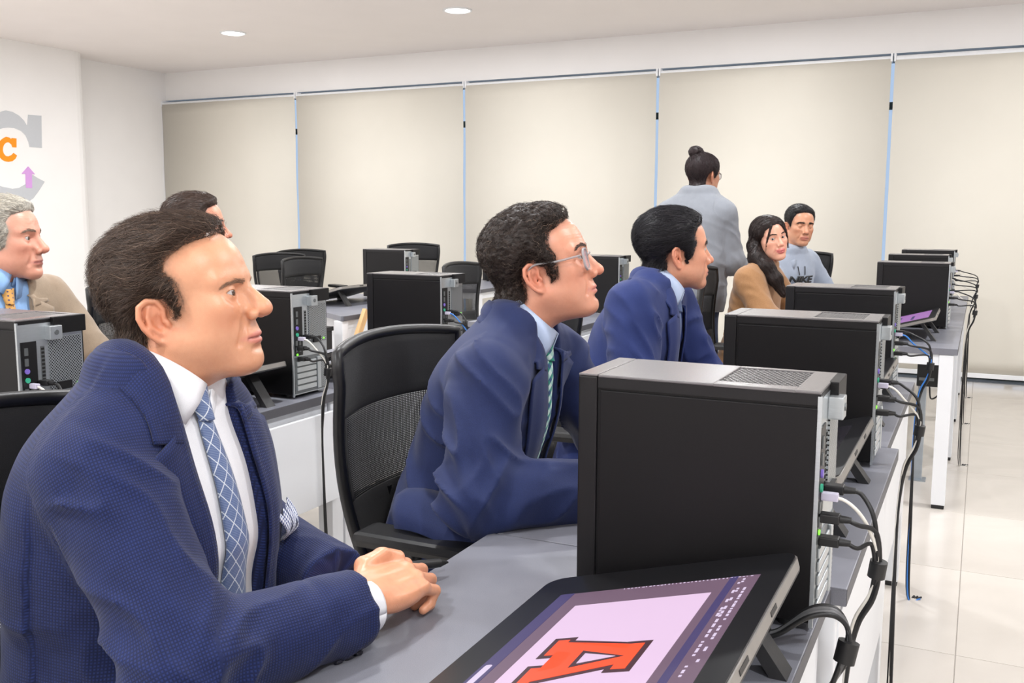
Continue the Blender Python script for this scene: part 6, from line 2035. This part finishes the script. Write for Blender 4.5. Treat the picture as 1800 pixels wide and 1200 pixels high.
# ------------------------------------------------------------------ grey-haired man behind the left tower
def man_grey():
    T = Torso((-2.775, 1.935, 0.585), -4, 9, 0, curve=0.10, kw=0.94)
    hd = Head((-2.640, 1.962, 1.250), 25, 2, 0, 1.0, lip=0.65, muzzle=-0.003, nose=0.005, nosew=1.1, jaw=0.002, wrinkle=1.2, eyeopen=0.85, neck=0.057, neckb=0.064)
    set_neck(hd, T)
    B = Body(T, [(-2.66, 1.76, 1.075), (-2.66, 2.105, 1.075)], [(-2.60, 1.66, 0.815), (-2.58, 2.26, 0.815)], [(-2.40, 1.84, 0.797), (-2.36, 2.14, 0.797)], ru=(0.066, 0.056), rf=(0.054, 0.041), seed=6.2)
    skin = lin((226, 162, 138))
    root = start_person('person', 'grey-haired man in a tan jacket, blue shirt and gold tie', T, hd, B, skin, 0.004, rest_hands(B), stubble=0.05, lip=lin((200, 124, 116)), brow=lin((130, 108, 92)), browkw=dict(thick=1.0, n=110), iris=lin((84, 62, 44)), hair=(HP_SHORT, lin((190, 184, 172))))
    cap = cap_fn(hd, HP_SHORT, lambda q: 0.009 + 0.010 * np.clip(q[:, 2] / 0.1, 0, 1))
    hm = hair_mesh(hd, cap, hd.c - 0.22, hd.c + 0.22, 0.004, comb_back(0.8, 0.4, 0.5, 18), 3200, 0.045, lin((196, 190, 178)), seed=9, lift=0.006, width=0.0006, jitter=0.3)
    child_mesh('hair', root, *hm, 'hair')
    suit(root, T, hd, B, 'suit_tan', 'shirt_sky', 'tie_gold', res=0.009, knot_z=0.540, neck_r=(0.064, 0.062), labels={'tie': 'gold tie with small dark dots'})
    legs(root, T, 0.095, [A3(-2.42, 1.80, 0.52), A3(-2.42, 2.06, 0.52)], [A3(-2.34, 1.80, 0.09), A3(-2.34, 2.06, 0.09)], 'trouser_dark', res=0.014)
    return root
man_grey()

# ------------------------------------------------------------------ man mostly hidden behind the first
def man_hidden():
    T = Torso((-2.80, 2.72, 0.575), 10, 9, 0, curve=0.10, kw=0.98)
    hd = Head((-2.634, 2.746, 1.276), 36, 3, 0, 1.0, nose=0.003, neck=0.056, neckb=0.062)
    set_neck(hd, T)
    B = Body(T, [(-2.65, 2.53, 1.055), (-2.69, 2.92, 1.055)], [(-2.60, 2.46, 0.83), (-2.60, 3.05, 0.83)], [(-2.40, 2.64, 0.797), (-2.38, 2.90, 0.797)], seed=8.2)
    skin = lin((220, 152, 124))
    root = start_person('person', 'man with short brown hair sitting hidden behind the lattice tie man', T, hd, B, skin, 0.0055, rest_hands(B, 0.006), stubble=0.1, brow=lin((60, 42, 34)), hair=(HP_SHORT, lin((66, 50, 42))))
    cap = cap_fn(hd, HP_SHORT, lambda q: 0.008 + 0.012 * np.clip(q[:, 2] / 0.1, 0, 1))
    hm = hair_mesh(hd, cap, hd.c - 0.22, hd.c + 0.22, 0.0045, comb_back(0.8, 0.4, 0.5, 18), 2200, 0.035, lin((66, 50, 42)), seed=11, lift=0.006, width=0.0006, jitter=0.4)
    child_mesh('hair', root, *hm, 'hair')
    suit(root, T, hd, B, 'suit_navy', 'shirt_white', 'tie_slate', res=0.011, knot_z=0.540, neck_r=(0.064, 0.062))
    legs(root, T, 0.095, [A3(-2.42, 2.60, 0.53), A3(-2.42, 2.86, 0.53)], [A3(-2.34, 2.60, 0.09), A3(-2.34, 2.86, 0.09)], 'trouser_dark', res=0.014)
    return root
man_hidden()

# ------------------------------------------------------------------ knitwear without lapels
def pullover(root, T, hd, B, mat, name='sweater', off=0.010, res=0.009, hem=-0.10, neck_r=0.062, label=None, collar_h=0.03, rib=True):
    nb = T.w1(-0.004, 0, 0.550); hb = hd.world(A3(-0.016, 0, -0.06))[0]
    ax = (hb - nb) / np.linalg.norm(hb - nb)
    pts = np.stack(B.sh + B.el + B.wr + [T.o, T.w1(0.12, 0.1, hem), T.w1(-0.1, -0.1, hem), T.w1(0, 0, .6)])
    mn, mx = pts.min(0) - 0.13, pts.max(0) + 0.11
    def f(P):
        q = T.loc(P)
        g = B.shell(P, off, True, q)
        g = smin(g, cone(P, nb - ax * 0.02, nb + ax * collar_h, neck_r + 0.012, neck_r + 0.008), 0.015)
        g = smax(g, hem - q[:, 2], 0.008)
        g = smax(g, -cone(P, nb + ax * 0.005, nb + ax * 0.2, neck_r + 0.002, neck_r + 0.002), 0.004)
        return g
    return garment(name, root, f, mn, mx, res, B.uv, mat, label)

# ------------------------------------------------------------------ standing person with a hair bun, seen from behind
def woman_bun():
    T = Torso((-1.475, 5.395, 0.93), 78, 4, 0, curve=0.06, k=0.93, kw=1.0, kd=0.95)
    hd = Head((-1.454, 5.502, 1.562), 68, -4, 0, 0.97, jaw=-0.003, neck=0.050, neckb=0.055)
    set_neck(hd, T)
    B = Body(T, [(-1.310, 5.405, 1.355), (-1.640, 5.475, 1.355)], [(-1.255, 5.430, 1.085), (-1.710, 5.480, 1.09)], [(-1.235, 5.660, 1.03), (-1.55, 5.69, 1.05)], ru=(0.062, 0.054), rf=(0.053, 0.042), seed=3.3, fold=1.3)
    skin = lin((196, 140, 112))
    HP = [(0.095, 0.110), (0.078, 0.094), (0.060, 0.070), (0.058, 0.040), (0.040, 0.012), (0.024, -0.010), (0.004, 0.026), (-0.020, 0.030), (-0.036, 0.008), (-0.036, -0.03), (-0.046, -0.075), (-0.10, -0.085), (-0.15, -0.05), (-0.16, 0.1), (-0.06, 0.2), (0.07, 0.19), (0.12, 0.14)]
    root = start_person('person', 'standing person with a dark hair bun and grey sweater, seen from behind', T, hd, B, skin, 0.0045, rest_hands(B, 0.006), brow=lin((30, 22, 20)), hair=(HP, lin((44, 32, 34))))
    c0 = cap_fn(hd, HP, lambda q: 0.010 + 0.006 * np.clip(-q[:, 0] / 0.1, 0, 1))
    def cap(q):
        f = c0(q)
        b = ell(q, (-0.066, 0.014, 0.140), (0.038, 0.042, 0.032)) - 0.004 * np.sin(30 * q[:, 0] * 8 + 60 * q[:, 1])
        return smin(f, b, 0.012)
    def comb(q):
        d = A3(-0.062, 0.012, 0.14)[None] - q
        return d / (np.linalg.norm(d, axis=1, keepdims=True) + 1e-6)
    hm = hair_mesh(hd, cap, hd.c - 0.24, hd.c + 0.24, 0.0045, comb, 2200, 0.05, lin((44, 32, 34)), seed=13, lift=0.004, width=0.0008, jitter=0.25)
    child_mesh('hair', root, *hm, 'hair')
    pullover(root, T, hd, B, 'knit_grey', 'sweater', hem=-0.13, neck_r=0.054, off=0.016)
    nb = T.w1(-0.004, 0, 0.550); hb = hd.world(A3(-0.016, 0, -0.06))[0]; ax = (hb - nb) / np.linalg.norm(hb - nb)
    collar('shirt_collar', root, nb + ax * 0.026, ax, T.R @ A3(1, 0, 0), 0.056, 0.054, 'shirt_white', h_back=0.026, drop_back=-0.004)
    legs(root, T, 0.085, [A3(-1.385, 5.42, 0.50), A3(-1.545, 5.44, 0.50)], [A3(-1.385, 5.37, 0.09), A3(-1.545, 5.40, 0.09)], 'jeans', res=0.011, r=(0.088, 0.064, 0.060, 0.048), shoe_dir=(0.2, 1, 0))
    glasses(root, hd, 'glasses_dark', 0.0014, label='thin dark-rimmed glasses')
    return root
woman_bun()

# ------------------------------------------------------------------ student in brown turning round
def girl_brown():
    T = Torso((-1.13, 5.185, 0.575), -8, 9, 0, curve=0.08, k=0.90, kw=0.92, kd=0.95)
    hd = Head((-1.003, 5.167, 1.214), -46, 1, 11, 0.95, jaw=-0.004, nose=-0.004, nosew=0.95, chin=-0.003, brow=-0.003, smile=0.8, lip=1.25, fem=1, eyeopen=1.05, neck=0.046, neckb=0.050, cheek=0.003)
    set_neck(hd, T)
    B = Body(T, [(-1.075, 5.025, 1.015), (-1.030, 5.335, 1.015)], [(-0.960, 4.960, 0.812), (-0.90, 5.42, 0.812)], [(-0.735, 5.06, 0.790), (-0.70, 5.28, 0.790)], ru=(0.066, 0.058), rf=(0.055, 0.042), seed=5.5, fold=1.5)
    skin = lin((236, 176, 150))
    HP = [(0.096, 0.106), (0.086, 0.090), (0.066, 0.066), (0.056, 0.040), (0.036, 0.020), (0.018, 0.006), (0.006, 0.018), (-0.012, 0.026), (-0.034, 0.006), (-0.040, -0.03), (-0.046, -0.085), (-0.10, -0.095), (-0.15, -0.05), (-0.16, 0.1), (-0.06, 0.2), (0.07, 0.19), (0.12, 0.14)]
    root = start_person('person', 'smiling student with long dark hair in a brown top, looking back', T, hd, B, skin, 0.0034, rest_hands(B, 0.006), lip=lin((206, 96, 100)), brow=lin((48, 34, 30)), browkw=dict(thick=0.8, n=110, arch=0.005), iris=lin((40, 26, 20)), gaze=(1, -0.45, -0.05), hair=(HP, lin((40, 28, 26))))
    c0 = cap_fn(hd, HP, lambda q: 0.012 + 0.004 * np.clip(-q[:, 0] / 0.1, 0, 1))
    # the long hair falls behind the ear and forward over the chest
    fall = [hd.loc(np.asarray(p)[None])[0] for p in ((-1.070, 5.160, 1.185), (-1.050, 5.105, 1.125), (-0.995, 5.070, 1.080), (-0.945, 5.060, 1.020), (-0.905, 5.060, 0.950))]
    lock = [A3(0.086, -0.030, 0.088), A3(0.086, -0.048, 0.050), A3(0.074, -0.062, 0.010), A3(0.062, -0.067, -0.030)]
    lock2 = [A3(0.086, 0.030, 0.088), A3(0.084, 0.052, 0.050), A3(0.070, 0.066, 0.010), A3(0.058, 0.072, -0.040)]
    def cap(q):
        f = c0(q)
        g = chain(q, fall, [0.050, 0.046, 0.042, 0.036, 0.020], 0.02) - 0.003 * vnoise(q * A3(60, 60, 20))
        f = smin(f, g, 0.03)
        f = smin(f, chain(q, lock, [0.006, 0.005, 0.004, 0.002]), 0.006)
        return smin(f, chain(q, lock2, [0.008, 0.008, 0.006, 0.003]), 0.006)
    def comb(q):
        n = len(q)
        d = np.stack([-0.5 * np.ones(n), 0.9 * np.sign(q[:, 1]), -0.5 - 1.2 * np.clip((0.09 - q[:, 2]) / 0.08, 0, 2)], 1)
        low = q[:, 2] < -0.06
        d[low] = (fall[-1] - fall[1])[None] * 6
        return d
    hm = hair_mesh(hd, cap, A3(-1.22, 4.94, 0.88), A3(-0.80, 5.38, 1.40), 0.0045, comb, 3200, 0.06, lin((40, 28, 26)), seed=15, lift=0.004, width=0.0007, jitter=0.12)
    child_mesh('hair', root, *hm, 'hair')
    pullover(root, T, hd, B, 'fleece_brown', 'fleece_top', hem=-0.10, neck_r=0.050, off=0.014, collar_h=0.012)
    legs(root, T, 0.08, [A3(-0.70, 5.09, 0.53), A3(-0.70, 5.30, 0.53)], [A3(-0.62, 5.09, 0.09), A3(-0.62, 5.30, 0.09)], 'jeans', res=0.013)
    return root
girl_brown()

# ------------------------------------------------------------------ youth in the grey hoodie
def youth_hoodie():
    T = Torso((-1.12, 6.06, 0.60), -30, 7, 0, curve=0.08, k=0.93, kw=0.96)
    hd = Head((-1.002, 6.040, 1.274), -55, -5, -3, 0.97, nosew=1.1, lip=1.15, eyeopen=0.12, neck=0.053, neckb=0.058, brow=0.001)
    set_neck(hd, T)
    B = Body(T, [(-1.150, 5.890, 1.065), (-0.975, 6.195, 1.065)], [(-1.060, 5.780, 0.84), (-0.84, 6.30, 0.83)], [(-0.83, 5.86, 0.800), (-0.68, 6.10, 0.800)], ru=(0.064, 0.056), rf=(0.054, 0.042), seed=7.5, fold=1.2)
    skin = lin((214, 156, 124))
    HP = [(0.094, 0.120), (0.084, 0.104), (0.062, 0.088), (0.054, 0.056), (0.046, 0.030), (0.034, 0.004), (0.020, 0.0), (0.010, 0.020), (-0.014, 0.030), (-0.036, 0.010), (-0.036, -0.02), (-0.042, -0.048), (-0.10, -0.060), (-0.15, -0.05), (-0.16, 0.1), (-0.06, 0.2), (0.07, 0.19), (0.13, 0.14)]
    root = start_person('person', 'youth with short black hair and closed eyes in a grey hoodie', T, hd, B, skin, 0.0038, rest_hands(B, 0.006), lip=lin((192, 116, 104)), stubble=0.08, brow=lin((26, 20, 20)), browkw=dict(thick=1.2, n=130, arch=0.002), iris=lin((30, 20, 16)), hair=(HP, lin((26, 22, 24))))
    cap = cap_fn(hd, HP, lambda q: 0.004 + 0.012 * np.clip((q[:, 2] - 0.03) / 0.08, 0, 1))
    hm = hair_mesh(hd, cap, hd.c - 0.22, hd.c + 0.22, 0.0045, comb_back(0.6, 0.3, 0.8, 26), 2200, 0.018, lin((24, 21, 23)), seed=17, lift=0.005, width=0.0007, jitter=0.5)
    child_mesh('hair', root, *hm, 'hair')
    hood = pullover(root, T, hd, B, 'hoodie_grey', 'hoodie', hem=-0.10, neck_r=0.056, off=0.018, collar_h=0.03)
    # hood lying round the neck and its cords
    nb = T.w1(-0.004, 0, 0.550); hb = hd.world(A3(-0.016, 0, -0.06))[0]; ax = (hb - nb) / np.linalg.norm(hb - nb)
    n = 33
    ph = np.linspace(0.30, 2 * math.pi - 0.30, n); fr_ = (np.cos(ph) + 1) / 2
    fwd = T.R @ A3(1, 0, 0)
    rows = [ring_pts(nb, ax, fwd, 0.062, 0.062, ph, np.full(n, 0.0), -0.01 - 0.03 * fr_), ring_pts(nb, ax, fwd, 0.064, 0.064, ph, np.full(n, 0.004), 0.040 - 0.06 * fr_),
            ring_pts(nb, ax, fwd, 0.078, 0.078, ph, 0.008 + 0.010 * (1 - fr_), 0.046 - 0.065 * fr_), ring_pts(nb, ax, fwd, 0.094, 0.094, ph, 0.010 + 0.04 * (1 - fr_) ** 2, 0.020 - 0.075 * fr_),
            ring_pts(nb, ax, fwd, 0.096, 0.096, ph, 0.010 + 0.05 * (1 - fr_) ** 2, -0.025 - 0.075 * fr_)]
    sheet('hood', root, np.stack(rows, 1), 0.008, 'hoodie_grey', parent=hood)
    fo = lambda P: B.trunk(P, 0.018)
    for s in (-1, 1):
        zz = np.linspace(0.50, 0.445, 12); y = s * (0.030 + 0.004 * np.sin(zz * 40))
        P = drape_grid(T, fo, np.stack([y - 0.002, zz], 1), np.stack([y + 0.002, zz], 1), 2, 0.004)
        MB().tube([tuple(v) for v in P[:, 0] - np.asarray(root.location)], 0.0028, 6).build('hood_cord', 'cable_black', root)
    # printed letters across the chest
    cu = bpy.data.curves.new('chest_print', 'FONT'); cu.body = 'NIKE'; cu.size = 0.060; cu.shear = 0.25; cu.offset = 0.0022; cu.align_x = 'CENTER'; cu.space_character = 0.9
    tob = bpy.data.objects.new('chest_print_tmp', cu); COL.objects.link(tob)
    dg = bpy.context.evaluated_depsgraph_get(); tm_ = tob.evaluated_get(dg).to_mesh()
    bm = bmesh.new(); bm.from_mesh(tm_)
    bmesh.ops.triangulate(bm, faces=list(bm.faces))
    for _ in range(2): bmesh.ops.subdivide_edges(bm, edges=[e for e in bm.edges if e.calc_length() > 0.012], cuts=1, use_grid_fill=False)
    bmesh.ops.triangulate(bm, faces=list(bm.faces))
    bm.verts.ensure_lookup_table()
    co = np.array([v.co[:] for v in bm.verts])
    yz = np.stack([co[:, 0] * 1.75 - 0.030, 0.398 + co[:, 1]], 1)
    P = drape_grid(T, fo, yz[:, None][:, 0], yz[:, None][:, 0], 2, 0.012)[:, 0] - np.asarray(root.location)
    faces = [[v.index for v in f.verts] for f in bm.faces]
    bm.free(); tob.evaluated_get(dg).to_mesh_clear(); bpy.data.objects.remove(tob); bpy.data.curves.remove(cu)
    o = MB().add([tuple(p) for p in P], faces, True).build('chest_print', 'cable_black', root)
    sm_ = o.modifiers.new('thickness', 'SOLIDIFY'); sm_.thickness = 0.002; sm_.offset = 1
    o['label'] = 'black printed capital letters'
    legs(root, T, 0.085, [A3(-0.72, 5.93, 0.54), A3(-0.70, 6.18, 0.54)], [A3(-0.62, 5.93, 0.09), A3(-0.62, 6.18, 0.09)], 'trouser_dark', res=0.014)
    return root
youth_hoodie()
